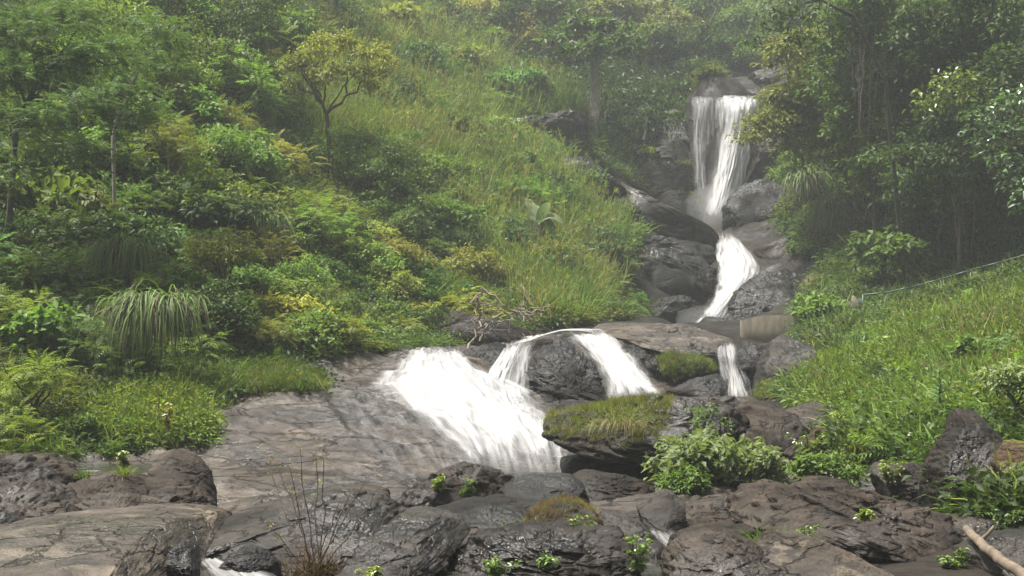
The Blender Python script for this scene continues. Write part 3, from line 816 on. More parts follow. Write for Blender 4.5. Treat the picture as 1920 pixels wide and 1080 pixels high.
def build_water():
    water("waterfall_top", "tall white waterfall dropping off the dark cliff at the head of the gorge", [
        dict(rows=rowsD((1338,179,65.2,1426,181,65.2),(1340,190,63.6,1426,190,63.6),(1340,230,63.0,1422,230,63.0),(1338,290,62.4,1412,290,62.4),(1328,345,61.8,1400,345,61.8),(1318,390,61.2,1384,390,61.2),(1312,430,60.6,1362,430,60.6)), nu=60, nv=90, relief=0.10, seed=1, bulge=0.35, mat="foam"),
        dict(rows=rowsD((1352,184,64.8,1400,184,64.8),(1356,200,63.0,1412,200,63.0),(1356,260,62.5,1398,260,62.5),(1340,340,61.6,1380,340,61.6),(1325,425,60.5,1348,425,60.5)), nu=40, nv=80, relief=0.10, seed=5, bulge=0.3, mat="foam"),
        dict(rows=rowsD((1296,181,65.0,1330,181,65.0),(1296,192,63.6,1330,192,63.6),(1298,260,63.0,1322,260,63.0),(1300,340,62.4,1326,340,62.4),(1308,400,62.0,1334,400,62.0),(1312,428,61.2,1345,428,61.2)), nu=24, nv=80, relief=0.10, seed=2, bulge=0.1, mat="spray"),
        dict(rows=rowsD((1304,181,65.1,1372,181,65.1),(1306,194,63.8,1372,194,63.8),(1308,280,63.3,1366,280,63.3),(1312,360,62.6,1352,360,62.6),(1316,428,61.4,1346,428,61.4)), nu=40, nv=80, relief=0.12, seed=3, bulge=0.1, mat="veil"),
    ])
    water("waterfall_middle", "bright white fall pouring through the dark rocks below the tall waterfall", [
        dict(rows=rowsD((1342,436,55.5,1374,438,55.5),(1340,460,53.6,1388,458,53.6),(1334,490,52.0,1420,482,52.0),(1338,520,50.6,1432,508,50.6),(1336,545,49.0,1410,534,49.0),(1324,575,47.0,1384,562,47.0),(1304,600,45.2,1362,598,45.0),(1284,614,44.0,1345,612,43.6)), nu=60, nv=90, relief=0.10, seed=7, bulge=0.5, mat="foam"),
        dict(rows=rowsD((1344,440,55.2,1376,440,55.2),(1346,480,52.0,1408,475,52.0),(1344,520,50.0,1418,512,50.0),(1328,570,46.6,1376,562,46.6),(1300,608,44.2,1345,606,44.0)), nu=40, nv=70, relief=0.10, seed=8, bulge=0.6, mat="foam"),
    ])
    slide = [((780,662),(860,668)),((728,698),(930,715)),((700,740),(1020,758)),((748,780),(1040,796)),((806,825),(1056,838)),((846,868),(1076,872)),((858,915),(1088,918))]
    water("cascade", "wide sheet of white water sliding down the bedrock in the centre", [
        dict(rows=slide, nu=90, nv=110, relief=0.10, seed=11, drape=0.10, mat="foam"),
        dict(rows=[((795,668),(850,672)),((755,702),(915,718)),((735,742),(1000,760)),((792,790),(1022,800)),((845,845),(1048,850)),((872,912),(1072,914))], nu=70, nv=90, relief=0.14, seed=12, drape=0.17, mat="foam"),
        dict(rows=[((845,700),(905,720)),((870,720),(985,760)),((900,760),(1000,785)),((950,810),(1020,820))], nu=50, nv=60, relief=0.12, seed=13, drape=0.22, mat="spray"),
    ])
    water("cascade_left_branch", "narrow white branch falling left of the black cracked boulder", [
        dict(rows=rowsD((950,642,29.0,1012,630,29.2),(934,668,27.6,1000,655,27.6),(916,700,26.4,996,700,26.4),(898,735,25.4,994,745,25.4),(880,775,24.4,992,785,24.4)), nu=50, nv=70, relief=0.10, seed=15, bulge=0.2, mat="spray"),
        dict(rows=rowsD((948,644,28.9,992,634,29.1),(932,668,27.4,976,660,27.4),(912,700,26.2,956,700,26.2),(892,738,25.2,945,745,25.2),(876,775,24.3,940,785,24.3)), nu=30, nv=60, relief=0.10, seed=16, bulge=0.15, mat="foam"),
        dict(rows=rowsD((950,650,29.4,985,630,30.5),(985,640,28.8,1030,624,30.0),(1040,622,29.6,1070,616,30.8),(1120,622,30.4,1135,616,31.5)), nu=24, nv=60, relief=0.06, seed=17, mat="foam"),
    ])
    water("cascade_right_branch", "broad white branch falling right of the black cracked boulder", [
        dict(rows=rowsD((1050,621,31.0,1132,617,31.4),(1068,636,29.6,1168,640,29.8),(1094,662,28.6,1192,668,28.8),(1114,695,27.6,1222,700,27.6),(1124,722,26.8,1236,722,26.8),(1122,750,25.8,1256,750,25.8)), nu=70, nv=80, relief=0.12, seed=19, bulge=0.2, mat="spray"),
        dict(rows=rowsD((1060,622,30.9,1128,619,31.2),(1080,640,29.2,1160,645,29.4),(1112,675,28.0,1196,680,28.0),(1136,715,26.8,1222,715,26.8),(1140,750,25.6,1248,750,25.6)), nu=50, nv=70, relief=0.14, seed=20, bulge=0.2, mat="foam"),
    ])
    water("side_fall", "thin veil of water over the black rocks right of the shelf", [
        dict(rows=rowsD((1344,643,30.6,1378,643,30.6),(1340,660,29.4,1384,656,29.4),(1342,690,29.0,1398,695,29.0),(1350,720,28.4,1410,722,28.4),(1352,750,27.4,1414,750,27.4)), nu=40, nv=60, relief=0.08, seed=23, bulge=0.1, mat="veil"),
        dict(rows=rowsD((1358,643,30.4,1376,643,30.4),(1362,665,29.0,1380,662,29.0),(1366,700,28.6,1384,700,28.6),(1362,735,27.8,1404,735,27.8),(1358,752,27.0,1410,752,27.0)), nu=24, nv=60, relief=0.06, seed=24, bulge=0.1, mat="spray"),
    ])
    water("spout", "small spout of water between foreground rocks at the bottom edge", [
        dict(rows=rowsD((1215,990,11.9,1262,992,12.2),(1225,1008,11.2,1290,1016,11.4),(1250,1030,10.6,1292,1032,10.7),(1254,1050,10.4,1278,1048,10.4),(1250,1085,10.3,1268,1085,10.3),(1248,1130,10.2,1266,1130,10.2)), nu=30, nv=70, relief=0.04, seed=27, mat="spray")])
    water("runnel", "little rush of white water between dark rocks at the lower left", [
        dict(rows=rowsD((366,1030,11.6,402,1032,11.8),(366,1048,10.8,430,1046,11.0),(372,1062,10.2,470,1064,10.3),(384,1082,9.7,520,1082,9.8),(390,1120,9.2,540,1120,9.2)), nu=40, nv=60, relief=0.05, seed=29, mat="spray")])
    water("wet_film_sheen", "thin wet film with painted sky sheen on the bedrock left of the cascade", [
        dict(rows=[((600,728),(735,742)),((630,775),(790,792)),((668,830),(845,842)),((700,870),(868,875)),((720,908),(880,905))], nu=70, nv=90, relief=0.0, seed=33, drape=0.015, mat="film")])
    # still water in the gaps between the rocks
    def pool(name, label, outline, z):
        w = np.array(outline, float); n = len(w)
        c = w.mean(0)
        v = [[c[0], c[1], z]]
        ring = []
        for k in range(n):
            for t in np.linspace(0, 1, 8)[:-1]:
                ring.append(w[k] * (1 - t) + w[(k + 1) % n] * t)
        ring = np.array(ring)
        m = len(ring); V = []
        for s in np.linspace(0.02, 1, 14):
            V.append(np.concatenate([c + (ring - c) * s, np.full((m, 1), z)], 1))
        V = np.concatenate(V)
        F_ = [[a * m + b, a * m + (b + 1) % m, (a + 1) * m + (b + 1) % m, (a + 1) * m + b] for a in range(13) for b in range(m)]
        tag(obj(name, mesh(name, V, F_, None, True), M["pool"]), label, "water", kind="structure")
    pool("stream", "dark stream water lying in the gaps between the foreground rocks", [(-8, 6), (8, 6), (7, 13), (4, 17.5), (2, 20.3), (-1.5, 19.5), (-3, 15.5), (-8, 14.5)], -0.02)
    pool("pool", "shallow foaming pool behind the long brown ledge", [(1.6, 24.2), (4.8, 24.6), (5.4, 28.6), (3.2, 28.4), (1.8, 26.6)], 1.36)
    pool("puddle", "shallow leaf strewn puddle at the foot of the left bank", [(-6.8, 15.0), (-4.6, 15.2), (-4.6, 17.2), (-6.4, 17.6)], 0.52)
build_water()

# ------------------------------------------------------------------ foliage builders (all numpy)
def unit(a):
    return a / (np.linalg.norm(a, axis=-1, keepdims=True) + 1e-9)

def leaves(pos, axis, nrm, ln, wd, r, droop=0.15):
    n = len(pos)
    axis = unit(axis); side = unit(np.cross(axis, nrm)); up = np.cross(side, axis)
    ln = np.broadcast_to(ln, n)[:, None]; wd = np.broadcast_to(wd, n)[:, None]
    fold = 0.22
    b = pos
    l = pos + axis * ln * 0.42 + side * wd * 0.5 + up * wd * fold
    rr = pos + axis * ln * 0.42 - side * wd * 0.5 + up * wd * fold
    t = pos + axis * ln - up * ln * droop
    v = np.stack([b, l, t, rr], 1).reshape(-1, 3)
    i = np.arange(n)[:, None] * 4
    f = np.concatenate([i + [0, 2, 1], i + [0, 3, 2]], 1).reshape(-1, 3)
    tone = np.repeat(np.clip(r.normal(0.48, 0.2, n), 0, 1), 4)
    return v, f, tone

def blades(root, dirn, ln, wd, r, K=5, droop=0.6, tone=None):
    """grass blades: root (n,3), dirn initial direction, bending over by gravity"""
    n = len(root)
    dirn = unit(dirn)
    ln = np.broadcast_to(ln, n); wd = np.broadcast_to(wd, n); droop = np.broadcast_to(droop, n)
    t = np.linspace(0, 1, K + 1)
    p = root.copy(); d = dirn.copy()
    side = unit(np.cross(dirn, np.array([0, 0, 1.0]) + r.normal(0, 0.3, (n, 3))))
    pts = [p]
    for k in range(K):
        d = unit(d + np.array([0, 0, -1.0]) * (droop * (0.25 + t[k]) * 1.6 / K)[:, None])
        p = p + d * (ln / K)[:, None]
        pts.append(p)
    V = []
    for k in range(K):
        w = (wd * (1 - t[k] ** 1.5) * 0.5)[:, None]
        V += [pts[k] - side * w, pts[k] + side * w]
    V.append(pts[K])
    V = np.stack(V, 1)
    m = 2 * K + 1
    loc = []
    for k in range(K - 1):
        a = 2 * k
        loc += [[a, a + 1, a + 3], [a, a + 3, a + 2]]
    loc.append([2 * K - 2, 2 * K - 1, 2 * K])
    loc = np.array(loc)
    f = (np.arange(n)[:, None, None] * m + loc[None]).reshape(-1, 3)
    tn = np.clip(r.normal(0.48, 0.2, n), 0, 1) if tone is None else np.broadcast_to(tone, n)
    return V.reshape(-1, 3), f, np.repeat(tn, m)

def fronds(root, dirn, ln, r, pairs=9, lw=0.22, droop=0.5, wd=0.3):
    """compound leaves: leaflets in pairs along an arching rib"""
    n = len(root)
    d = unit(dirn); p = root.copy()
    ln = np.broadcast_to(ln, n)
    P_, A_, N_, L_ = [], [], [], []
    for k in range(pairs):
        d = unit(d + np.array([0, 0, -1.0]) * droop * 1.4 / pairs)
        p = p + d * (ln / pairs)[:, None]
        side = unit(np.cross(d, np.array([0, 0, 1.0]) + 1e-3))
        up = np.cross(side, d)
        s = math.sin(math.pi * (0.18 + 0.8 * (k + 1) / (pairs + 0.6)))
        for sg in (-1, 1):
            P_.append(p); A_.append(side * sg + d * 0.55 + r.normal(0, 0.08, (n, 3)))
            N_.append(up); L_.append(ln * lw * s)
    return leaves(np.concatenate(P_), np.concatenate(A_), np.concatenate(N_), np.concatenate(L_), np.concatenate(L_) * wd, r, 0.2)

def clump_pts(c, rad, n, r, subs=12, up_bias=0.25, spread=0.26):
    """leaf positions gathered in small bunches on the shell of an ellipsoid"""
    c = np.asarray(c, float); rad = np.asarray(rad, float)
    d = unit(r.normal(0, 1, (subs, 3)) + [0, 0, up_bias + 0.35])
    sc = d * r.uniform(0.5, 1.0, (subs, 1))
    k = r.integers(0, subs, n)
    q = sc[k] + r.normal(0, spread, (n, 3)) * r.uniform(0.5, 1.1, (subs, 1))[k]
    b = q - sc[k]
    q[:, 2] -= 1.1 * (b[:, 0] ** 2 + b[:, 1] ** 2) + 0.4 * np.minimum(b[:, 2], 0)   # each bunch hangs like a small cap
    out = unit(0.5 * q + 1.2 * unit(b) + [0, 0, 0.2])
    return c + q * rad, out

def leaf_clump(c, rad, n, size, r, kind="ovate", subs=12, aspect=0.5):
    if kind == "pinnate":
        m = max(12, n // 7)
        p, o = clump_pts(c, rad, m, r, subs, 0.35)
        return fronds(p, o * [1, 1, 0.5] + r.normal(0, 0.25, (m, 3)) + [0, 0, 0.15], size * 4.0 * r.uniform(0.7, 1.25, m), r, 8, 0.26, 0.55, 0.36)
    p, o = clump_pts(c, rad, n, r, subs)
    ax = o * [1, 1, 0.4] + r.normal(0, 0.55, (n, 3)) + [0, 0, -0.25]
    nr = unit(o * 0.9 + [0, 0, 0.7] + r.normal(0, 0.3, (n, 3)))
    s = size * r.uniform(0.65, 1.3, n)
    return leaves(p, ax, nr, s, s * aspect, r)

def tube(pts, r0, r1, sides=7, seed=0):
    pts = np.asarray(pts, float); n = len(pts)
    rad = np.linspace(r0, r1, n)
    t = unit(np.gradient(pts, axis=0))
    a = unit(np.cross(t, np.array([0.3, 0.9, 0.1]))); b = np.cross(t, a)
    th = np.linspace(0, 2 * math.pi, sides, endpoint=False)
    jit = 1 + 0.12 * vnoise(np.stack([np.repeat(np.arange(n), sides) * 0.9, np.tile(th, n) * 1.3, np.full(n * sides, seed + .3)], 1), seed).reshape(n, sides)
    V = pts[:, None] + (a[:, None] * np.cos(th)[None, :, None] + b[:, None] * np.sin(th)[None, :, None]) * (rad[:, None] * jit)[..., None]
    V = np.concatenate([V.reshape(-1, 3), pts[-1:]])
    i = np.arange(n * sides).reshape(n, sides)
    j = np.roll(i, -1, 1)
    f = np.concatenate([np.stack([i[:-1].ravel(), j[:-1].ravel(), j[1:].ravel()], 1), np.stack([i[:-1].ravel(), j[1:].ravel(), i[1:].ravel()], 1),
                        np.stack([i[-1], j[-1], np.full(sides, n * sides)], 1)])
    return V, f

def bent(a, b, r, n=6, wob=0.08, sag=0.0):
    a = np.asarray(a, float); b = np.asarray(b, float)
    t = np.linspace(0, 1, n)[:, None]
    L = np.linalg.norm(b - a)
    p = a * (1 - t) + b * t
    p[1:-1] += r.normal(0, wob * L, (n - 2, 3)) * 0.5
    p[:, 2] += sag * L * (4 * t * (1 - t))[:, 0]
    return p

def tree(name, label, cat, base, trunk, clumps, leafsize, color, kind="ovate", dens=420, mat="leaf", bark="bark",
         r0=0.12, group=None, seed=1, aspect=0.5, crown_name="crown", extra=None, branches=True, subs=14):
    """base: world point; trunk: world points from base up; clumps: (centre, radii)"""
    r = np.random.default_rng(seed)
    root = thing(name, label, cat, base, group)
    base = np.asarray(base, float)
    tp = np.asarray(trunk, float)
    if len(tp) >= 2:
        tt = np.linspace(0, len(tp) - 1, 4 * len(tp))
        sm = np.stack([np.interp(tt, np.arange(len(tp)), tp[:, k]) for k in range(3)], 1)
        sm[1:-1] += r.normal(0, r0 * 0.12, (len(sm) - 2, 3))
        parts = [tube(sm, r0, r0 * 0.55, 8, seed)]
        if branches:
            for c, rad in clumps:
                c = np.asarray(c, float)
                k = np.argmin(np.linalg.norm(sm[len(sm) // 2:] - (c - [0, 0, 1.2 * np.max(rad)]), axis=1)) + len(sm) // 2
                parts.append(tube(bent(sm[k], c, r, 7, 0.10, 0.05), r0 * 0.42, r0 * 0.10, 6, seed))
                for _ in range(3):
                    e = c + r.normal(0, 0.55, 3) * rad
                    parts.append(tube(bent(c, e, r, 4, 0.1), r0 * 0.14, r0 * 0.04, 5, seed))
        v, f, _ = joined(parts)
        obj("trunk", mesh("trunk", v - base, f, None, True), M[bark], root)
    L = []
    for c, rad in clumps:
        n = int(2.6 * dens * float(np.prod(np.sort(rad)[-2:])) / (leafsize / 0.12) ** 2)
        L.append(leaf_clump(c, rad, max(60, n), leafsize, r, kind, subs, aspect))
    v, f, t = joined(L)
    obj(crown_name, mesh(crown_name, v - base, f, {"tone": t}), M[mat], root, color)
    if extra: extra(root, base, r)
    return root

def CL(px, py, D, rx, ry, dy=None):
    s = D / F
    return (P(px, py, D), np.array([rx * s, (dy if dy else 0.5 * (rx + ry) * s), ry * s]))

# ------------------------------------------------------------------ shared plants (meshes used by many copies)
def dome(nsub, n, size, kind, R, r, h=0.75, aspect=0.5):
    L = []
    for _ in range(nsub):
        d = unit(np.array([r.normal(), r.normal(), abs(r.normal()) * 0.9 + 0.15]))
        c = d * [R, R, R * h] * r.uniform(0.45, 0.9) + [0, 0, R * 0.12]
        q = R * r.uniform(0.26, 0.48)
        L.append(leaf_clump(c, np.array([q, q, q * 0.7]), n // nsub, size, r, kind, 7, aspect))
    v, f, t = joined(L)
    return mesh("foliage", v, f, {"tone": t})

def stems(R, r, k=6):
    parts = []
    for _ in range(k):
        a = r.uniform(0, 2 * math.pi)
        e = np.array([math.cos(a) * R * 0.6, math.sin(a) * R * 0.6, R * r.uniform(0.5, 0.95)])
        parts.append(tube(bent([0, 0, -0.25 * R], e, r, 5, 0.08), 0.028 * R, 0.008 * R, 5))
    v, f, _ = joined(parts)
    return mesh("stem", v, f, None, True)

rp = np.random.default_rng(21)
SHRUB = []
for k in range(3): SHRUB.append((dome(17, 2000, 0.15, "ovate", 1.0, rp), stems(1.0, rp)))           # 0-2 small leaves
for k in range(3): SHRUB.append((dome(15, 1700, 0.095, "pinnate", 1.0, rp), stems(1.0, rp)))        # 3-5 feathery
for k in range(2): SHRUB.append((dome(13, 1100, 0.21, "ovate", 1.0, rp, 0.8, 0.55), stems(1.0, rp)))# 6-7 broad leaves
for k in range(2): SHRUB.append((dome(20, 2600, 0.115, "ovate", 1.0, rp, 0.9, 0.45), stems(1.0, rp)))# 8-9 fine leaves
for fo, st in SHRUB:
    fo.materials.append(M["leaf"]); st.materials.append(M["bark"])

def shrub(k, pos, scale, color, label, group=None, name="shrub", squash=1.0, r=rp):
    root = thing(name, label, "shrub", pos, group)
    root.rotation_euler = (0, 0, float(r.uniform(0, 6.28)))
    s = float(scale)
    root.scale = (s, s, s * squash)
    fo, st = SHRUB[k]
    obj("foliage", fo, None, root, color)
    obj("stem", st, None, root)
    return root

def grass_tuft(n, h, spread, r, droop=0.7, wd=0.012, K=5, plume=0):
    root = np.stack([r.normal(0, spread * 0.25, n), r.normal(0, spread * 0.25, n), np.full(n, -0.05)], 1)
    d = np.stack([r.normal(0, 0.45, n), r.normal(0, 0.45, n), np.ones(n)], 1)
    L = [blades(root, d, h * r.uniform(0.5, 1.15, n), wd * r.uniform(0.7, 1.3, n), r, K, droop * r.uniform(0.5, 1.3, n))]
    if plume:
        rt = np.stack([r.normal(0, spread * 0.2, plume), r.normal(0, spread * 0.2, plume), np.zeros(plume)], 1)
        dd = np.stack([r.normal(0, 0.18, plume), r.normal(0, 0.18, plume), np.ones(plume)], 1)
        L.append(blades(rt, dd, h * 1.35, wd * 0.7, r, 4, 0.15, 0.9))
        top = rt + unit(dd) * h * 1.2
        for _ in range(6):
            L.append(leaves(top + r.normal(0, 0.03, (plume, 3)), unit(dd) + r.normal(0, 0.4, (plume, 3)), r.normal(0, 1, (plume, 3)), 0.12, 0.02, r))
            L[-1] = (L[-1][0], L[-1][1], np.full(len(L[-1][0]), 0.8))
    return joined(L)

def proto(name, vft, mat):
    v, f, t = vft
    me = mesh(name, v, f, {"tone": t}); me.materials.append(M[mat])
    return bpy.data.objects.new(name, me)      # never linked: only the source for the ground cover

def herb(n, size, R, r, aspect=0.5):
    p = r.normal(0, 1, (n, 3)) * [R * 0.45, R * 0.45, 0]
    p[:, 2] = np.abs(r.normal(0, 0.4, n)) * R * (1 - 0.5 * np.clip(np.linalg.norm(p[:, :2], axis=1) / R, 0, 1)) + 0.03
    ax = unit(p * [1, 1, 0.2] + 1e-3) + r.normal(0, 0.5, (n, 3))
    s = size * r.uniform(0.6, 1.3, n)
    return leaves(p, ax, unit(r.normal(0, 0.4, (n, 3)) + [0, 0, 1]), s, s * aspect, r)

PROTO = {
    "grass_a": proto("grass_tuft_source", grass_tuft(36, 0.85, 0.6, rp, 1.2, 0.040, 4), "grass_i"),
    "grass_b": proto("tall_grass_source", grass_tuft(34, 0.9, 0.7, rp, 0.9, 0.045, 4, 3), "grass_i"),
    "grass_s": proto("short_grass_source", grass_tuft(40, 0.28, 0.35, rp, 0.8, 0.014, 3), "grass_i"),
    "herb_a": proto("herb_source", herb(120, 0.11, 0.55, rp), "leaf_i"),
    "herb_b": proto("broad_herb_source", herb(90, 0.15, 0.6, rp, 0.55), "leaf_i"),
    "fern": proto("fern_source", fronds(np.zeros((13, 3)), np.stack([np.cos(np.arange(13) * 2.4), np.sin(np.arange(13) * 2.4), np.linspace(0.5, 1.6, 13)], 1), rp.uniform(0.55, 0.85, 13), rp, 12, 0.22, 0.8, 0.28), "leaf_i"),
}

def scatter(name, label, cat, key, pts, scl, tint, tilt=0.25):
    n = len(pts)
    if n == 0: return
    me = bpy.data.meshes.new(name)
    me.vertices.add(n)
    me.vertices.foreach_set("co", np.asarray(pts, np.float32).ravel())
    rot = np.stack([rp.normal(0, tilt, n), rp.normal(0, tilt, n), rp.uniform(0, 6.28, n)], 1).astype(np.float32)
    a = me.attributes.new("rot", 'FLOAT_VECTOR', 'POINT'); a.data.foreach_set("vector", rot.ravel())
    a = me.attributes.new("scl", 'FLOAT', 'POINT'); a.data.foreach_set("value", np.asarray(scl, np.float32))
    c = np.concatenate([np.clip(tint, 0, 1), np.ones((n, 1))], 1).astype(np.float32)
    a = me.attributes.new("tint", 'FLOAT_COLOR', 'POINT'); a.data.foreach_set("color", c.ravel())
    o = obj(name, me)
    ng = bpy.data.node_groups.new(name, 'GeometryNodeTree')
    ng.interface.new_socket("Geometry", in_out='INPUT', socket_type='NodeSocketGeometry')
    ng.interface.new_socket("Geometry", in_out='OUTPUT', socket_type='NodeSocketGeometry')
    gi = ng.nodes.new("NodeGroupInput"); go = ng.nodes.new("NodeGroupOutput")
    oi = ng.nodes.new("GeometryNodeObjectInfo"); oi.inputs["Object"].default_value = PROTO[key]; oi.inputs["As Instance"].default_value = True
    ip = ng.nodes.new("GeometryNodeInstanceOnPoints")
    na = ng.nodes.new("GeometryNodeInputNamedAttribute"); na.data_type = 'FLOAT_VECTOR'; na.inputs["Name"].default_value = "rot"
    nb = ng.nodes.new("GeometryNodeInputNamedAttribute"); nb.data_type = 'FLOAT'; nb.inputs["Name"].default_value = "scl"
    ng.links.new(gi.outputs[0], ip.inputs["Points"])
    ng.links.new(oi.outputs["Geometry"], ip.inputs["Instance"])
    ng.links.new(na.outputs[0], ip.inputs["Rotation"])
    ng.links.new(nb.outputs[0], ip.inputs["Scale"])
    ng.links.new(ip.outputs[0], go.inputs[0])
    md = o.modifiers.new("cover", 'NODES'); md.node_group = ng
    tag(o, label, cat, kind="stuff")
    return o

# colours of leaves and grass (linear albedo)
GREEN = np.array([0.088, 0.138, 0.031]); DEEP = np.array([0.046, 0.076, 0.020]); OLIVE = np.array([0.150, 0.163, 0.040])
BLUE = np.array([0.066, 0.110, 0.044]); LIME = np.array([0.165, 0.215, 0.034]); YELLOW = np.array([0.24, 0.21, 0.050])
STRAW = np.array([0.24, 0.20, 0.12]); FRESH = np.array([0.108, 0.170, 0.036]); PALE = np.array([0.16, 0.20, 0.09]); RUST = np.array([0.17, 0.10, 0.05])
def var(c, r, n=None, s=0.18):
    if n is None:
        return tuple(np.clip(np.asarray(c) * np.exp(r.normal(0, s)) * np.exp(r.normal(0, s * 0.25, 3)), 0, 1))
    return np.clip(np.asarray(c)[None] * np.exp(r.normal(0, s, (n, 1))) * np.exp(r.normal(0, s * 0.25, (n, 3))), 0, 1)

# ------------------------------------------------------------------ ground cover over the hillsides
MEADOW = [(560,270),(650,120),(720,60),(860,90),(1060,140),(1110,215),(920,250),(1040,300),(1150,390),(1230,450),(1180,500),(1100,600),(1000,610),(930,520),(880,430),(760,330),(640,330)]
RIGHT_GRASS = [(1490,740),(1560,690),(1620,640),(1720,600),(1900,560),(2300,520),(2300,820),(1780,810),(1650,868),(1580,800)]
BRIGHT_MOSS = [(950,290),(1050,300),(1160,370),(1230,460),(1180,480),(1060,400),(980,350)]
def build_cover():
    r = np.random.default_rng(5)
    n = 105000
    y = np.sqrt(r.uniform(11 ** 2, 125 ** 2, n)); y = np.where(r.uniform(0, 1, n) < 0.5, r.uniform(12, 70, n), y)
    x = r.uniform(-0.47, 0.47, n) * y + r.normal(0, 0.6, n)
    keep = r.uniform(0, 1, n) < np.clip(34 / y, 0.18, 1) ** 1.1
    x, y = x[keep], y[keep]
    z = H(x, y)
    p = np.stack([x, y, z], 1)
    pp = proj(p)
    ok = ~in_poly(pp, BARE)
    p, pp = p[ok], pp[ok]
    D = p[:, 1]
    n = len(p)
    u = r.uniform(0, 1, n)
    patch = fbm(p * [0.22, 0.22, 0.1], 3, 41)            # natural patches of species
    patch2 = fbm(p * [0.5, 0.5, 0.2], 3, 43)
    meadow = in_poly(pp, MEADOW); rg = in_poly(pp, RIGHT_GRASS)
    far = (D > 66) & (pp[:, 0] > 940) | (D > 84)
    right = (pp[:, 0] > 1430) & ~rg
    big = 0.75 + np.clip(D - 25, 0, 80) / 60.0
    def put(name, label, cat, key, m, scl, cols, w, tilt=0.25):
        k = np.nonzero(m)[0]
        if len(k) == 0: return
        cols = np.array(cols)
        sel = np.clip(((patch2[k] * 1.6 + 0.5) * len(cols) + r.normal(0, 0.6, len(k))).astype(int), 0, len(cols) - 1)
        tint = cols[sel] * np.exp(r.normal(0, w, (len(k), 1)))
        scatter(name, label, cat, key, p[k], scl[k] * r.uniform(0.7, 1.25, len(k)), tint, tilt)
    mg = meadow & ~far
    put("meadow_grass", "tall pale green grass covering the open middle slope", "grass", "grass_b", mg & (u < 0.36), big * 1.1, [OLIVE * 1.1, GREEN * 1.5, (STRAW + OLIVE) * .5, OLIVE * 1.35, PALE * .95, (RUST + OLIVE) * 0.6, GREEN * 1.2], 0.15, 0.3)
    put("arching_grass", "arching green grass among the herbs of the open slope", "grass", "grass_a", mg & (u >= 0.36) & (u < 0.68), big * 1.15, [GREEN * 1.4, FRESH * 1.2, OLIVE * 1.2, BLUE * 1.7, FRESH * 1.3, GREEN], 0.2, 0.35)
    put("slope_herbs", "low leafy herbs scattered through the open slope", "herbs", "herb_a", mg & (u >= 0.68), big * 1.2, [GREEN, FRESH, OLIVE, GREEN * 1.2], 0.2)
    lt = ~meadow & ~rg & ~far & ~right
    put("thicket_herbs", "leafy undergrowth beneath the thicket on the left slope", "undergrowth", "herb_a", lt & (u < 0.4), big * 0.8, [DEEP, DEEP * 1.2, GREEN, OLIVE * .8], 0.2)  # undergrowth tints darkened to suggest shade beneath the shrubs
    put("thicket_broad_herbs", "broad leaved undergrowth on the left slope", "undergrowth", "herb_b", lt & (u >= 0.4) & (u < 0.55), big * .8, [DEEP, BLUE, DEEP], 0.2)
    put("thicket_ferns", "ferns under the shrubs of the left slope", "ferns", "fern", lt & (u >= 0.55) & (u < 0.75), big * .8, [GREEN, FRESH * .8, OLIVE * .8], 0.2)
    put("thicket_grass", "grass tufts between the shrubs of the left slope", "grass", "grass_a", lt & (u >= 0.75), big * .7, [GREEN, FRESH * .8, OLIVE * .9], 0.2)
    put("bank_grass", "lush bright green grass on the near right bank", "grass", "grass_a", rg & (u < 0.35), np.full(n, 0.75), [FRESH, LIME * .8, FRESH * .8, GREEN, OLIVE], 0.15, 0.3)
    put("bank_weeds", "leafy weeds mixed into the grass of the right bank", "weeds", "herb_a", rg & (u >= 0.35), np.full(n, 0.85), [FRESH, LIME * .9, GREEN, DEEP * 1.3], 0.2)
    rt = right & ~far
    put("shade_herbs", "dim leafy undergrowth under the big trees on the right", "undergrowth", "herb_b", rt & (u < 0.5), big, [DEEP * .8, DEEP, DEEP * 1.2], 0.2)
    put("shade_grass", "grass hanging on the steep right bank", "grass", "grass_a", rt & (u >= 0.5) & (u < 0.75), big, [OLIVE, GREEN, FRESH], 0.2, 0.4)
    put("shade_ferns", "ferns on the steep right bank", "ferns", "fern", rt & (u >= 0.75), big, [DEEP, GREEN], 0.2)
    put("forest_floor", "hazy leafy growth on the far forest slope", "undergrowth", "herb_b", far & (u < 0.62), big * 1.2, [DEEP * .5, DEEP * .6, DEEP * .8], 0.2)  # tint darkened so shade seems to lie between the far crowns
    put("far_grass", "hazy tall grass on the far slope", "grass", "grass_b", far & (u >= 0.92), big * .9, [GREEN * .7, OLIVE * .6], 0.2)
build_cover()

# extra dense grass on the near right bank and the grassy rim of the slab
def dense(name, label, key, poly, n, scl, cols, w=0.18, tilt=0.3, cat="grass", d0=8, seed=3):
    r = np.random.default_rng(seed)
    poly = np.array(poly, float)
    x0, y0 = poly.min(0); x1, y1 = poly.max(0)
    # corners on the ground, then an even spread over the ground they enclose
    g = np.array([hit(a, b, d0)[:2] for a, b in poly])
    lo, hi = g.min(0), g.max(0)
    q = np.stack([r.uniform(lo[0], hi[0], n * 6), r.uniform(lo[1], hi[1], n * 6)], 1)
    q = q[in_poly(q, [tuple(t) for t in g])][:n]
    z = H(q[:, 0], q[:, 1])
    inb = (q[:, 0] > -7.4) & (q[:, 0] < 4.6) & (q[:, 1] > 14.6) & (q[:, 1] < 30.4)
    z = np.where(inb, slab_z(q[:, 0], q[:, 1]), z)
    cols = np.array(cols)
    t = cols[r.integers(0, len(cols), len(q))] * np.exp(r.normal(0, w, (len(q), 1)))
    scatter(name, label, cat, key, np.column_stack([q, z]), scl * r.uniform(0.6, 1.3, len(q)), t, tilt)
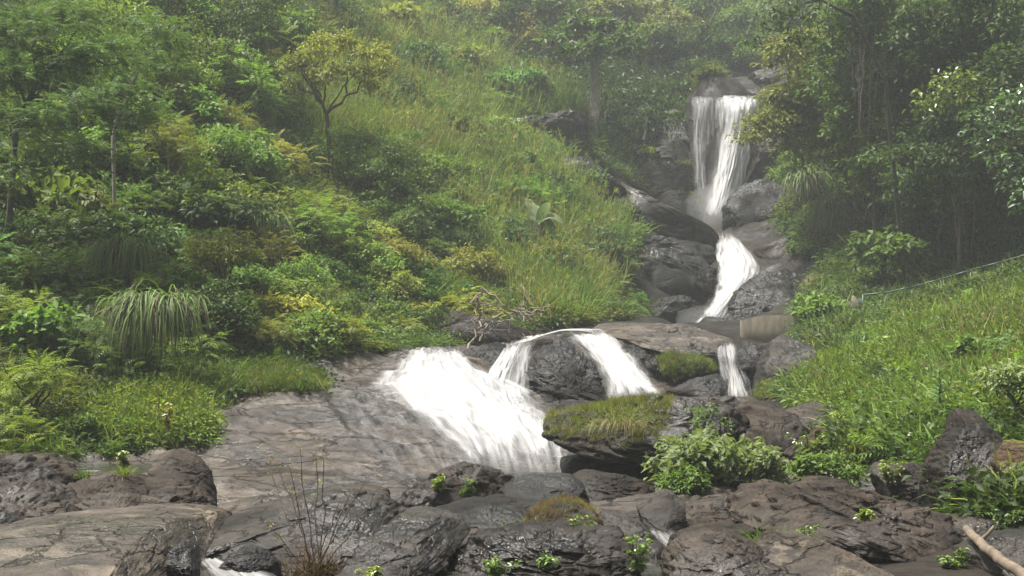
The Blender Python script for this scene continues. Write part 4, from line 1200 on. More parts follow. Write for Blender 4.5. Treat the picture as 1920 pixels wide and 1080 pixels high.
dense("right_bank_grass", "thick fresh grass over the near right slope", "grass_a", [(1520,745),(1600,660),(1740,612),(1930,572),(1930,800),(1790,800),(1640,850),(1590,800)], 650, 0.55, [FRESH, LIME * .9, FRESH * 1.1, OLIVE, GREEN * .9, STRAW * .6], 0.25, 0.5, seed=31)
dense("bank_leafy_weeds", "broad leaved weeds over the near right slope", "herb_b", [(1520,745),(1600,660),(1740,612),(1930,572),(1930,800),(1790,800),(1640,850),(1590,800)], 420, 0.62, [FRESH, GREEN, LIME * .9, DEEP * 1.3], 0.25, cat="weeds", seed=37)
dense("bank_tall_grass", "tall seeding grass standing over the near right slope", "grass_b", [(1520,745),(1600,660),(1740,612),(1930,572),(1930,800),(1790,800),(1640,850),(1590,800)], 110, 0.7, [FRESH, OLIVE, LIME * .8, STRAW * .7], 0.25, 0.35, seed=39)
dense("bank_fine_weeds", "small leaved weeds over the near right slope", "herb_a", [(1520,745),(1600,660),(1740,612),(1930,572),(1930,800),(1790,800),(1640,850),(1590,800)], 700, 0.75, [FRESH, GREEN, LIME, OLIVE], 0.25, cat="weeds", seed=38)
dense("dry_bank_grass", "rusty dry grass patch on the right bank", "grass_a", [(1780,720),(1800,670),(1880,655),(1900,690),(1850,730)], 120, 0.6, [RUST, STRAW * .7, OLIVE], seed=36)
dense("slab_rim_grass", "strip of short bright grass along the top of the bedrock slab", "grass_s", [(330,770),(350,735),(430,715),(540,695),(600,725),(590,748),(430,748),(365,775)], 520, 1.2, [FRESH * .8, LIME * .7, GREEN * .8, OLIVE * .8], 0.25, 0.5, seed=32)
dense("bank_foot_grass", "low yellow green grass at the foot of the left bank", "grass_s", [(150,835),(200,770),(330,730),(380,790),(385,838),(260,842)], 520, 1.4, [LIME * .8, FRESH, GREEN, OLIVE], 0.25, 0.5, seed=33)
dense("bank_foot_herbs", "small leafy herbs at the foot of the left bank", "herb_a", [(120,840),(180,760),(330,725),(380,790),(385,838),(260,842)], 260, 0.6, [LIME, FRESH, LIME * 1.15], cat="herbs", seed=34)

# moss and short grass growing on individual rocks
def on_rock(label_of_rock, name, label, key, n, scl, cols, zmin=0.35, region=None, cat="moss", seed=1, tilt=0.35):
    p, f = ROCKS[label_of_rock]
    r = np.random.default_rng(seed)
    a, b, c = p[f[:, 0]], p[f[:, 1]], p[f[:, 2]]
    nr = np.cross(b - a, c - a); ar = np.linalg.norm(nr, axis=1); nr = nr / (ar[:, None] + 1e-12)
    m = nr[:, 2] > zmin
    cen = (a + b + c) / 3
    if region is not None:
        m &= in_poly(proj(cen), region)
    k = np.nonzero(m)[0]
    if len(k) == 0: return
    k = r.choice(k, n, p=ar[k] / ar[k].sum())
    u = r.dirichlet([1, 1, 1], n)
    q = a[k] * u[:, :1] + b[k] * u[:, 1:2] + c[k] * u[:, 2:]
    cols = np.array(cols)
    t = cols[r.integers(0, len(cols), n)] * np.exp(r.normal(0, 0.2, (n, 1)))
    scatter(name, label, cat, key, q - [0, 0, 0.02], scl * r.uniform(0.5, 1.3, n), t, tilt)
LEDGE = "thick overhanging ledge with a mossy yellow green top beside the cascade"
on_rock(LEDGE, "ledge_moss", "yellow green mossy turf on top of the overhanging ledge", "grass_s", 1100, 0.42, [LIME * .8, OLIVE * 1.0, YELLOW * 0.6, OLIVE * .8], 0.3, [(1020,740),(1260,740),(1250,815),(1180,835),(1100,828),(1030,815)], seed=2)
on_rock("mossy russet lump under the brown shelf", "lump_moss", "russet green moss on the lump under the shelf", "grass_s", 600, 0.6, [OLIVE * .8, RUST * .7, GREEN, FRESH], 0.0, seed=3)
on_rock("mossy dark rock at the foot of the big sloping rock", "foot_moss", "dark green moss at the foot of the big sloping rock", "grass_s", 260, 0.5, [OLIVE * .8, GREEN], 0.1, seed=4)
on_rock("russet moss capped boulder in the centre foreground", "cap_moss", "orange and green moss on the centre foreground boulder", "grass_s", 350, 0.28, [RUST, OLIVE, RUST * .7], 0.5, seed=5)

# ------------------------------------------------------------------ shrubs
def spread_pts(poly, n, mind, seed):
    r = np.random.default_rng(seed)
    poly_a = np.array(poly, float); lo, hi = poly_a.min(0), poly_a.max(0)
    out = []
    tries = 0
    while len(out) < n and tries < n * 60:
        tries += 1
        q = r.uniform(lo, hi)
        if not in_poly(q[None], poly)[0]: continue
        if any((q[0] - o[0]) ** 2 + (q[1] - o[1]) ** 2 < mind ** 2 for o in out): continue
        out.append(q)
    return out

MARKS = [("huge drooping tussock", 286, 590), ("second drooping tussock", 235, 470), ("feathery corner tree", 110, 130), ("yellow topped tree", 630, 180),
         ("forked dark tree", 430, 70), ("black cleft rock face", 535, 195), ("narrow earth bank", 465, 470), ("arched bough tree", 690, 330), ("dead branches", 940, 590),
         ("grassy slab rim", 470, 720), ("corner bush", 60, 700), ("dark rounded bush", 405, 570), ("wild banana plant", 1010, 430), ("dark overhang", 1010, 250),
         ("black cliff block", 1250, 540), ("tall fall", 1350, 300), ("rock spur", 1200, 390), ("thick grey trunk", 1115, 200), ("upstream boulder", 1470, 145), ("hanging dry grass", 1560, 390),
         ("green railing", 1740, 560), ("glossy bush", 1660, 460), ("pale leaning tree", 215, 270), ("long dark brown rock", 800, 635), ("bare grey trunk", 618, 30), ("tall spire plant", 1762, 760), ("upright stone", 1830, 860), ("cream green bush", 1905, 700), ("cleft head of the thicket", 200, 380)][:-1]
KIND_WORD = ["small leaved"] * 3 + ["feathery"] * 3 + ["broad leaved"] * 2 + ["fine leaved"] * 2
PENDING = []
def colour_word(c):
    r_, g_, b_ = c
    if g_ < 0.075: return "dark green"
    if b_ > 0.40 * g_: return "blue green"
    if r_ > 0.86 * g_: return "olive"
    if r_ > 0.70 * g_: return "yellow green"
    return "bright green" if g_ > 0.15 else "green"
def describe(px, py, size, col, k, place):
    nm, mx, my = min(MARKS, key=lambda m: (m[1] - px) ** 2 + (m[2] - py) ** 2)
    dx, dy = px - mx, py - my
    side = ("right of" if dx > 0 else "left of") if abs(dx) > abs(dy) else ("below" if dy > 0 else "above")
    sz = "large" if size > 1.25 else ("small" if size < 0.8 else "medium")
    return f"{sz} {colour_word(col)} {KIND_WORD[k]} shrub {side} the {nm}"
ORD = ["leftmost", "second from left", "third from left", "fourth from left", "fifth from left", "sixth from left", "seventh from left", "eighth from left"]
def finish_labels():
    by = {}
    for px, o, lab in PENDING: by.setdefault(lab, []).append((px, o))
    for lab, l in by.items():
        l.sort(key=lambda t: t[0])
        for k, (px, o) in enumerate(l):
            o["label"] = lab if len(l) == 1 else f"{lab}, {ORD[min(k, 7)]}"

def shrub_zone(poly, n, mind, kinds, rad_px, cols, label, group, seed, sink=0.02):
    r = np.random.default_rng(seed)
    for px, py in spread_pts(poly, n, mind, seed):
        if 540 < px < 690 and 170 < py < 400 or 480 < px < 590 and 130 < py < 290: continue
        p = hit(px, py, 12)
        s = r.uniform(*rad_px) * p[1] / F
        p = p - np.array([0, 0, sink * s])
        k = int(r.choice(kinds)); c = var(cols[r.integers(0, len(cols))] * 1.2, r, None, .28)
        o = shrub(k, p, s, c, label, group, r=r, squash=r.uniform(0.8, 1.15))
        PENDING.append((px, o, describe(px, py, s, c, k, label)))

def build_shrubs():
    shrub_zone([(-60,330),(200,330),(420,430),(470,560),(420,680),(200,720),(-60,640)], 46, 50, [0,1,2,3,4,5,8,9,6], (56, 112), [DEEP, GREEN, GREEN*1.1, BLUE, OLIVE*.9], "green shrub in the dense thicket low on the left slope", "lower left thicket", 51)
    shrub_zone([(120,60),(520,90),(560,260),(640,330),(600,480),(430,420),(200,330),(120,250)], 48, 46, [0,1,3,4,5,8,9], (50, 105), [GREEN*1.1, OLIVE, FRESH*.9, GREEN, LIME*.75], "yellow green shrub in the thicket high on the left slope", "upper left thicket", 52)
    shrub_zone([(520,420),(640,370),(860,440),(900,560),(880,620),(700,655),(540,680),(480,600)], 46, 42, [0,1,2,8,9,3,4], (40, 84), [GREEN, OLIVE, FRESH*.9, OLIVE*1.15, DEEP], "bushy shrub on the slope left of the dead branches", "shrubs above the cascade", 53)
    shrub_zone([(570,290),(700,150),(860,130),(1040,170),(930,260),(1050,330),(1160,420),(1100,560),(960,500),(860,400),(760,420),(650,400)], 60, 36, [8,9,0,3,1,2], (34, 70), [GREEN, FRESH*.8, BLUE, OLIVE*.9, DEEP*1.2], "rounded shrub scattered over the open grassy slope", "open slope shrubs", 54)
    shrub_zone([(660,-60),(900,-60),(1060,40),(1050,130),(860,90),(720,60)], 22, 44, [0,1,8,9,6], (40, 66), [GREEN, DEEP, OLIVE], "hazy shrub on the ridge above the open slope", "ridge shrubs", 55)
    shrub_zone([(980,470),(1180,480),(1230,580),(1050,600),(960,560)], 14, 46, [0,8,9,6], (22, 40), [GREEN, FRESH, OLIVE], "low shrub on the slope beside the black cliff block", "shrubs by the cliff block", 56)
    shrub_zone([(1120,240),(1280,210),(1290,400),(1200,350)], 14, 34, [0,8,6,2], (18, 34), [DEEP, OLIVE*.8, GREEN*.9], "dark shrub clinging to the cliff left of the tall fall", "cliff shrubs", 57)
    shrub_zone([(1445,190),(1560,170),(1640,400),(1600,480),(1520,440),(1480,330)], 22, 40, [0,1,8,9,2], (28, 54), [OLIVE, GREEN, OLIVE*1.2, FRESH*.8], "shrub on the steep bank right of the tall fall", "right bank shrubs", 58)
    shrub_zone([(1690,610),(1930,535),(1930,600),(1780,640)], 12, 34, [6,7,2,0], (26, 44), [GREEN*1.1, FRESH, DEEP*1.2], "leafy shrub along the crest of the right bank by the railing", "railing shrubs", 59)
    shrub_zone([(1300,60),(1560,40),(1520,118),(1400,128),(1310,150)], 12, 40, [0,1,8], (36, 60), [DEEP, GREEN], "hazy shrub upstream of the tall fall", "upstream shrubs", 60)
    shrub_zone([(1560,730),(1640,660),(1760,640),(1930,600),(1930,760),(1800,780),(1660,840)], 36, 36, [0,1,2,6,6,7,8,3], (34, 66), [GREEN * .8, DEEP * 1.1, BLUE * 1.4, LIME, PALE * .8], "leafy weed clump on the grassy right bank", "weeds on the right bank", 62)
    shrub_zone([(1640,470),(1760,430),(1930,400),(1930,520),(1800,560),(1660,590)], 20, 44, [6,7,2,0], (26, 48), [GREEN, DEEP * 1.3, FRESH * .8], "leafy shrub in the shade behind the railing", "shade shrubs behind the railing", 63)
    shrub_zone([(1470,300),(1560,290),(1600,420),(1570,520),(1500,480),(1480,400)], 16, 34, [0,8,9,2], (18, 40), [GREEN, OLIVE, FRESH * .9], "low shrub on the rocks right of the tall fall", "shrubs on the right rocks", 64)
    r = np.random.default_rng(61)
    solo = [  # px, py, D(or None), radius px, kind, colour, label
        (60, 700, 18.6, 95, 3, LIME * 0.95, "bright yellow green bush at the left edge above the brown boulders"),
        (40, 800, 17.6, 80, 5, LIME * 0.85, "low yellow green bush at the left edge touching the brown boulder"),
        (150, 790, 18.6, 52, 2, FRESH, "small leafy bush right of the yellow green bush"),
        (405, 570, 24.0, 98, 8, DEEP * 1.25, "large dark rounded bush right of the drooping tussock"),
        (420, 470, 26.0, 80, 9, OLIVE, "olive bush on top of the dark rounded bush"),
        (500, 620, 24.5, 66, 4, OLIVE * 1.1, "feathery olive bush at the top edge of the bedrock slab"),
        (600, 600, 26.0, 74, 1, FRESH * .9, "fresh green bush above the grassy rim of the slab"),
        (1540, 570, 38.0, 62, 6, FRESH * 1.1, "bright broad leaved bush beside the concrete post"),
        (1500, 640, 36.0, 38, 7, LIME * 1.1, "yellow leaved plant hanging over the stained wall"),
        (1580, 630, 36.0, 44, 2, BLUE * 1.4, "blue green bush below the concrete post"),
        (1660, 460, 43.0, 74, 6, GREEN, "glossy large leaved bush in front of the dark hollow"),
        (1905, 700, 15.6, 78, 1, PALE * 1.3, "pale cream green bush at the right edge above the tall stone"),
        (1930, 880, 12.6, 46, 0, PALE, "pale leafy sprig at the right edge on the brown stone face"),
        (1840, 650, 21.5, 60, 6, GREEN * 1.2, "broad leaved weed clump near the top of the grassy bank"),
        (1330, 838, 16.8, 116, 1, PALE * 0.9, "pale leaved leafy bush growing below the mossy ledge"),
        (1425, 862, 16.4, 84, 2, PALE * 0.85, "pale leaved bush right of the larger one on the foreground rocks"),
        (1290, 890, 16.0, 56, 0, FRESH, "fresh green bush at the left of the pale leaved bushes"),
        (1545, 868, 15.4, 76, 2, GREEN * 1.2, "round dark green bush behind the largest brown slab"),
        (1600, 850, 17.0, 46, 0, LIME, "yellow green weed clump right of the round bush"),
        (1320, 790, 18.0, 56, 9, FRESH, "small green bush on the edge of the long flat ledge"),
    ]
    for px, py, D, rad, k, c, lab in solo:
        s = rad * D / F
        shrub(k, P(px, py + rad * 0.55, D), s, var(c, r, None, 0.05), lab, r=r)
build_shrubs()
finish_labels()

# ------------------------------------------------------------------ trees
def simple_tree(label, px, py, D, hpx, cw, ch, color, kind, leaf, seed, group=None, bark="bark", n=7, lean=0.0, r0=None, dens=360, subs=14, layers=False):
    """base at pixel (px,py); crown about cw x ch pixels whose top is hpx above the base"""
    r = np.random.default_rng(seed)
    s = D / F
    b = P(px, py, D)
    zg = float(H([b[0]], [b[1]])[0])
    b[2] = min(b[2], zg) - 0.1
    top = P(px + lean * hpx, py - hpx + ch * 0.6, D)
    tr = [b, b * 0.6 + top * 0.4 + r.normal(0, 0.06, 3) * hpx * s, top]
    cl = []
    for k in range(n):
        a = r.uniform(0, 2 * math.pi); q = math.sqrt(r.uniform(0, 1))
        ox = math.cos(a) * q * cw * 0.42; oz = r.uniform(-0.42, 0.40) * ch; od = math.sin(a) * q * cw * 0.36 * s
        f = r.uniform(0.20, 0.33)
        c = P(px + lean * hpx + ox, py - hpx + ch * 0.5 - oz, D + od)
        cl.append((c, np.array([cw * f * s, cw * f * s, ch * (0.16 if layers else f * 0.8) * s])))
    return tree("tree", label, "tree", b, tr, cl, leaf, color, kind, dens, "leaf", bark, r0 or max(0.05, hpx * s * 0.022), group, seed, subs=subs)

def build_trees():
    r = np.random.default_rng(71)
    # the yellow-topped tree on the open slope
    g0 = hit(622, 352, 20)
    D = g0[1]
    cl = [CL(560,120,D,34,26),CL(600,90,D+.5,36,22),(CL(650,85,D,38,22)),CL(700,105,D-.3,36,22),CL(722,125,D+.2,22,18),CL(620,140,D-.4,34,22),CL(670,135,D-.5,34,22),CL(545,160,D,24,20),CL(690,160,D+.3,26,16),CL(590,160,D+.4,22,18)]
    tr = [g0 - [0, 0, .2], P(616,255,D), P(612,215,D), P(603,190,D)]
    t = tree("tree", "slender dark tree with a yellow flushed crown on the open slope", "tree", g0, tr, cl[:1] + cl[5:8] + cl[9:], 0.13, tuple(OLIVE * 1.1), "ovate", 620, "leaf", "bark", 0.085, seed=72)
    rr = np.random.default_rng(5)
    v, f, _ = joined([tube(bent(P(612,212,D), P(690,140,D), rr, 7, .06, -.05), .06, .02, 6), tube(bent(P(605,195,D), P(565,135,D), rr, 7, .06), .055, .02, 6), tube(bent(P(650,175,D), P(655,105,D), rr, 6, .06), .035, .012, 6)])
    obj("limb", mesh("limb", v - g0, f, None, True), M["bark"], t)
    L = [leaf_clump(c, q, int(1900 * q[0] * q[2] / .84), 0.13, rr, "ovate", 14) for c, q in (cl[1:5] + [cl[8]])]
    v, f, tn = joined(L)
    obj("young_leaves", mesh("young_leaves", v - g0, f, {"tone": tn}), M["leaf"], t, tuple((YELLOW + LIME) * .55))
    # dark tree above the thicket
    simple_tree("dark leafy tree with forked trunks above the left thicket", 430, 128, 41, 150, 190, 110, tuple(DEEP * 1.35), "ovate", 0.12, 73, n=9)
    simple_tree("small leaning tree right of the forked one on the left skyline", 470, 112, 43, 120, 110, 70, tuple(GREEN), "ovate", 0.12, 74, n=5, lean=0.25)
    # big feathery tree at the upper left
    b = P(10, 330, 25.5); b[2] = H([b[0]], [b[1]])[0] - .1
    cl = [CL(*a) for a in ((60,60,25,75,40),(150,40,26,70,36),(20,150,24.5,70,34),(110,130,25.5,80,34),(200,110,25,70,30),(230,180,24.5,62,26),(150,200,24,70,28),(60,230,24,66,28),(280,60,26.5,60,34),(110,280,24,60,24),(250,240,25,46,22),(190,300,24.5,50,22),(20,320,23.5,50,26),(-40,80,25,60,50),(300,130,26,46,24))]
    tree("tree", "large feathery leaved tree spreading from the upper left corner", "tree", b, [b, P(30,240,25.3), P(62,170,25.2), P(110,110,25.4)], cl, 0.085, tuple(BLUE * 1.15), "pinnate", 620, "leaf", "bark", 0.07, seed=75)
    b = P(215, 345, 28); b[2] = H([b[0]], [b[1]])[0] - .1
    cl = [CL(*a) for a in ((255,120,28.5,50,30),(300,70,29,56,34),(350,50,29.5,46,30),(330,110,29,40,22),(240,60,28.5,50,34),(215,170,28,34,20),(380,90,30,34,24))]
    tree("tree", "thin pale stemmed tree leaning right in the left thicket", "tree", b, [b, P(212,260,28), P(222,200,28), P(258,135,28.4), P(300,88,28.8)], cl, 0.10, tuple(GREEN * 1.05), "ovate", 380, "leaf", "pale_bark", 0.045, seed=76)
    simple_tree("slim white stemmed sapling in the middle of the left thicket", 314, 350, 31, 130, 110, 80, tuple(OLIVE), "pinnate", 0.08, 77, bark="pale_bark", n=5, r0=0.035)
    simple_tree("spreading small tree with an arched bough on the open slope", 690, 395, 39, 150, 190, 100, tuple(GREEN * 1.1), "ovate", 0.10, 78, n=9, lean=0.1)
    simple_tree("light green round topped small tree beside the arched bough", 735, 350, 41, 110, 110, 80, tuple(FRESH * 0.95), "ovate", 0.10, 79, n=6)
    simple_tree("leafy tree rising behind the thicket at the top left", 300, 60, 42, 150, 260, 120, tuple(GREEN), "ovate", 0.13, 80, n=9)
    simple_tree("bare grey trunk rising out of frame behind the yellow topped tree", 618, 60, 58, 240, 160, 90, tuple(DEEP), "ovate", 0.14, 81, n=5, r0=0.24)
    # far forest behind the falls
    far = [(1000,150,76,190,150,150),(1060,170,80,230,170,170),(1120,250,69,260,150,110),(1150,180,84,220,190,150),(1210,190,80,200,180,120),
           (1270,190,78,170,170,110),(1330,150,84,170,170,120),(1240,120,95,190,220,150),(1120,100,98,180,220,150),(1010,60,98,150,200,120),
           (1330,90,104,150,220,130),(1400,120,92,140,150,110),(1440,90,108,150,200,120),(1180,40,116,150,240,140),(1300,30,122,150,240,140),
           (1420,40,126,140,220,130),(1500,100,90,140,140,110),(900,40,92,130,190,110),(800,10,86,110,190,100),(700,-10,80,90,170,90),(1530,40,112,130,190,120)]
    words = ["tall dark crowned tree at the left end of the hazy forest", "dense dark tree at the corner of the hazy forest above the grassy brow", "thick grey trunked tree standing at the mouth of the gully",
             "broad hazy tree behind the grey trunked tree", "flat layered tree spreading above the dark cliff", "layered tree over the left lip of the tall fall",
             "hazy round tree directly above the tall fall", "pale hazy tree high behind the layered trees", "hazy tree high behind the grassy brow", "rounded tree on the ridge left of the hazy forest",
             "faint tree high above the tall fall", "hazy tree right above the upstream boulder", "faint tree at the top right of the hazy valley", "faint tree crown touching the top edge above the gully",
             "faint misty tree crown at the top edge above the tall fall", "faintest misty tree at the top of the valley", "dim tree at the right rim of the upper valley", "hazy leafy tree on the ridge top left of the forest",
             "hazy tree on the ridge above the open slope", "hazy tree on the ridge near the bare grey trunk", "misty tree behind the overhanging dark branch"]
    for k, ((px, py, D, h, cw, ch), lab) in enumerate(zip(far, words)):
        if k == 2: D = hit(1118, 262, 40)[1] - .3; px, py = 1108, 262
        simple_tree(lab, px, py, D, h, cw, ch, tuple(var([DEEP * 1.2, GREEN, DEEP * 1.5, BLUE * 1.3, OLIVE * .9][k % 5], r, None, .12)), "ovate", 0.34 if D < 90 else 0.42, 100 + k, "far forest trees", "pale_bark" if k in (2,) else "bark", 9, r0=0.34 if k == 2 else 0.2, dens=640, layers=(k in (3, 4, 5, 7)), subs=6)
    for k, (px, py, D, h, lab) in enumerate([(1131, 258, 67, 80, "thin pale trunk just right of the thick grey one"), (1214, 292, 65, 92, "thin bare white trunk standing alone in front of the cliff")]):
        D = hit(px, py, 40)[1] - .3
        simple_tree(lab, px, py, D, h, 50, 34, tuple(DEEP), "ovate", 0.18, 140 + k, None, "pale_bark", 3, 0.12 if k == 0 else 0.0, 0.09)
    # the big trees on the right
    def rt(label, base, trunk, cls, leaf, col, seed, kind="ovate", dens=800, mat="leaf", r0=0.11, aspect=0.5):
        b = P(*base); b[2] = H([b[0]], [b[1]])[0] - .2
        return tree("tree", label, "tree", b, [b] + [P(*t) for t in trunk], [CL(*c) for c in cls], leaf, tuple(col), kind, dens, mat, "bark", r0, seed=seed, aspect=aspect)
    rt("dark canopy tree filling the upper right corner", (1880,480,43), [(1875,300,43),(1850,150,43),(1800,40,43)],
       [(1900,40,41,70,50),(1820,50,42,70,46),(1740,40,43,66,44),(1900,130,40,60,46),(1830,130,42,60,40),(1760,110,43,60,40),(1870,220,40,60,40),(1800,200,42,56,40),(1920,300,39,50,46),(1700,80,44,56,46),(1850,-30,42,90,40)], 0.22, DEEP * 1.15, 150)
    rt("pale leaved tree reaching in from the right edge", (1960,470,36), [(1940,330,36),(1900,260,36)],
       [(1830,230,36,40,26),(1880,200,36,44,28),(1900,260,35.5,50,30),(1850,280,36,38,24),(1920,190,36,40,40),(1900,310,35.5,44,26),(1930,360,35,36,30)], 0.22, BLUE * 1.55, 151, "ovate", 420, "gloss", 0.09)
    rt("bright fresh leaved bough in the middle of the right canopy", (1800,470,42), [(1800,300,42),(1785,190,41.5)],
       [(1760,170,40,40,18),(1800,150,40,44,18),(1830,175,40,34,16),(1740,200,40.5,34,16),(1790,200,40.5,36,16)], 0.22, LIME * 1.0, 152, "ovate", 420, "gloss", 0.1)
    rt("vine hung dark tree between the falls and the right corner", (1640,460,47), [(1640,300,47),(1630,160,47),(1620,40,47)],
       [(1580,60,46,60,50),(1650,60,46,60,50),(1560,140,46,50,44),(1640,150,45.5,56,46),(1700,160,45,50,44),(1600,220,46,50,40),(1680,240,45,56,44),(1620,20,46,80,40),(1740,260,44,50,44),(1640,300,45,50,36),(1700,330,44,50,40)], 0.21, DEEP * 1.7, 153)
    rt("olive leaved tree overhanging the right bank of the tall fall", (1600,450,50), [(1590,340,50),(1560,260,50)],
       [(1480,230,50,40,26),(1520,200,50,44,28),(1560,240,49.5,44,28),(1500,270,49.5,40,20),(1560,180,50,40,28),(1600,270,49,40,26),(1620,330,48,40,26),(1540,300,49,36,18)], 0.21, LIME * 0.95, 154, "ovate", 420)
    rt("shadowed tree over the dark hollow behind the railing", (1760,520,45), [(1765,440,45),(1770,380,45)],
       [(1720,300,41,70,30),(1800,290,40.5,74,32),(1880,300,40,70,32),(1940,330,39,70,34),(1760,330,42,60,28),(1850,350,41,60,28),(1920,390,40,60,28),(1740,350,43,50,34),(1800,330,43,54,36),(1860,370,42,50,36),(1780,410,43,46,30),(1850,430,42.5,46,28),(1720,420,44,40,30),(1900,420,41,46,34),(1700,370,44,40,34)], 0.22, DEEP * 1.0, 155)
    rt("dark hanging branch overhead left of the right canopy", (1700,430,44), [(1660,150,42),(1600,30,41),(1540,0,40.5)],
       [(1440,50,40,34,28),(1480,30,40,40,28),(1520,40,40,34,34),(1410,80,40,20,18),(1500,80,40,26,22),(1530,90,40,18,24),(1460,-20,40,60,26)], 0.19, DEEP * 1.3, 156, "ovate", 300, "leaf", 0.08)
    def canopy(label, base, trunk, poly, n, D, col, seed, leaf=0.25, rad=(44, 74), dens=900):
        q = np.random.default_rng(seed)
        cls = []
        for a, b_ in spread_pts(poly, n, 30, seed):
            rr_ = q.uniform(*rad)
            cls.append((a, b_, D + q.uniform(-1.6, 2.0), rr_, rr_ * q.uniform(.38, .55)))
        rt(label, base, trunk, cls, leaf, col, seed, "ovate", dens)
    canopy("deep green tree behind the pale leaved one at the right edge", (1900,500,44.5), [(1895,400,44.5),(1880,250,44.5)], [(1760,-40),(1960,-40),(1960,440),(1840,420),(1780,250)], 36, 44.5, DEEP * 1.5, 160)
    canopy("dense middle tree of the right canopy", (1720,480,46), [(1720,380,46),(1715,200,46)], [(1600,-40),(1790,-40),(1800,300),(1760,420),(1660,420),(1600,250)], 36, 46, GREEN * 1.0, 161)
    canopy("leafy yellow green tree at the left rim of the right canopy", (1600,430,52), [(1590,330,52),(1575,180,52)], [(1480,110),(1530,50),(1660,20),(1660,380),(1560,310),(1440,250)], 30, 51, OLIVE * 1.0, 162, 0.22)
    # bare twiggy branches leaning out over the right bank
    t = thing("bare_branch", "bare twiggy branches reaching out below the olive leaved tree", "branch", P(1620,420,47))
    b0 = P(1620, 420, 47); parts = []
    for a in ((1540,300),(1560,330),(1590,310),(1530,340),(1600,350),(1640,340)):
        parts.append(tube(bent(b0, P(a[0], a[1], 46.5), r, 7, .08), .045, .012, 5))
    v, f, _ = joined(parts); obj("twig", mesh("twig", v - b0, f, None, True), M["bark"], t)
    # straw coloured vines hanging in the right canopy
    for k in range(16):
        x = r.uniform(1590, 1660) if k < 11 else r.uniform(1770, 1840)
        y0 = r.uniform(40, 120) if k < 11 else r.uniform(300, 360); y1 = y0 + r.uniform(90, 190)
        D = 44.6 if k < 11 else 41.5
        a = P(x, y0, D); b = P(x + r.normal(0, 14), y1, D + r.normal(0, .2))
        v, f = tube(bent(a, b, r, 9, .03), .012, .007, 5)
        o = obj("hanging_vine", mesh("hanging_vine", v - a, f, None, True), M["dead"]); o.location = a
        tag(o, "straw coloured vine hanging from the vine hung tree" if k < 11 else "thin vine hanging in the dark hollow on the right", "vine", "vines in the right canopy" if k < 11 else "vines in the dark hollow")
build_trees()

# ------------------------------------------------------------------ single plants
def tussock(label, px, py, D, w, h, seed):
    r = np.random.default_rng(seed); s = D / F
    b = P(px, py, D)
    n = int(430 / max(1, D / 24))
    root = b + np.stack([r.normal(0, w * .30, n) * s, r.normal(0, w * .16, n) * s, r.normal(0, 6, n) * s], 1)
    d = (root - b) * [1, .5, 1] / (w * s) * .35 + np.stack([r.normal(0, .16, n), r.normal(-.5, .3, n), r.uniform(-.5, .35, n)], 1)
    v, f, t = blades(root, d, h * s * r.uniform(.5, 1.2, n), 0.026 * max(1, D / 24), r, 7, r.uniform(2.2, 5.0, n))
    o = thing("grass_tussock", label, "grass", b)
    obj("green_blades", mesh("green_blades", v - b, f, {"tone": t}), M["grass"], o, tuple(FRESH * .95))
    n = 260
    root = b + np.stack([r.normal(0, w * .28, n) * s, r.normal(-.05, w * .14 * s, n), r.normal(-8, 10, n) * s], 1)
    d = (root - b) / (w * s) * 1.6 + np.stack([r.normal(0, .25, n), r.normal(-.5, .2, n), np.full(n, -.1)], 1)
    v, f, t = blades(root, d, h * s * r.uniform(.6, 1.15, n), 0.022 * max(1, D / 24), r, 6, r.uniform(1.8, 3, n))
    obj("dead_blades", mesh("dead_blades", v - b, f, {"tone": t}), M["grass"], o, tuple(STRAW * .35))
    k = np.array([[math.cos(a), math.sin(a)] for a in np.linspace(0, 2 * math.pi, 20, endpoint=False)])
tussock("huge drooping grass tussock hanging down the left bank", 286, 560, 21.6, 110, 130, 201)
tussock("second drooping grass tussock above the huge one", 235, 462, 25.2, 80, 84, 202)
tussock("drooping grass over the narrow brown earth bank", 478, 410, 31.0, 70, 95, 203)
tussock("dry hanging grass on the steep bank under the olive leaved tree", 1560, 385, 50.0, 60, 70, 204)
tussock("pale hanging grass right of the tall fall", 1515, 330, 54.5, 46, 60, 206)

def ledge_tuft(label, px, py, D, w, h, seed, col, droop=(.9, 2.2), n=260, dead=0.5, wd=.009):
    r = np.random.default_rng(seed); s = D / F; b = P(px, py, D)
    o = thing("grass_tuft", label, "grass", b)
    def part(nm, m, c, dr, fwd):
        root = b + np.stack([r.normal(0, w * .25, m) * s, r.normal(0, w * .12, m) * s, r.normal(-3, 2, m) * s], 1)
        d = (root - b) / (w * s) * 1.5 + np.stack([r.normal(0, .3, m), r.normal(-fwd, .25, m), np.full(m, 1.0)], 1)
        v, f, t = blades(root, d, h * s * r.uniform(.6, 1.2, m), wd, r, 6, r.uniform(*dr, m))
        obj(nm, mesh(nm, v - b, f, {"tone": t}), M["grass"], o, tuple(c))
    part("green_blades", n, col, droop, .1)
    if dead: part("dry_blades", int(n * dead), STRAW * .9, (2.0, 3.4), .6)
ledge_tuft("grass tuft with dry blades hanging off the mossy ledge", 1165, 800, 17.6, 90, 70, 211, LIME * .8, (1.4, 3.4), 150, 1.0)
ledge_tuft("small yellow grass tuft on the mossy ledge top", 1150, 770, 18.3, 150, 24, 212, LIME * .8, (.5, 2.0), 200, .3)
ledge_tuft("bright green grass tuft between the two lower right slabs", 1440, 1040, 10.6, 60, 68, 213, FRESH * 1.3, (.4, 1.3), 170, .2, .010)
ledge_tuft("yellow grass tuft on the black sided rock", 1142, 1018, 11.6, 40, 34, 214, YELLOW * .9, (.6, 1.6), 140, .3, .007)
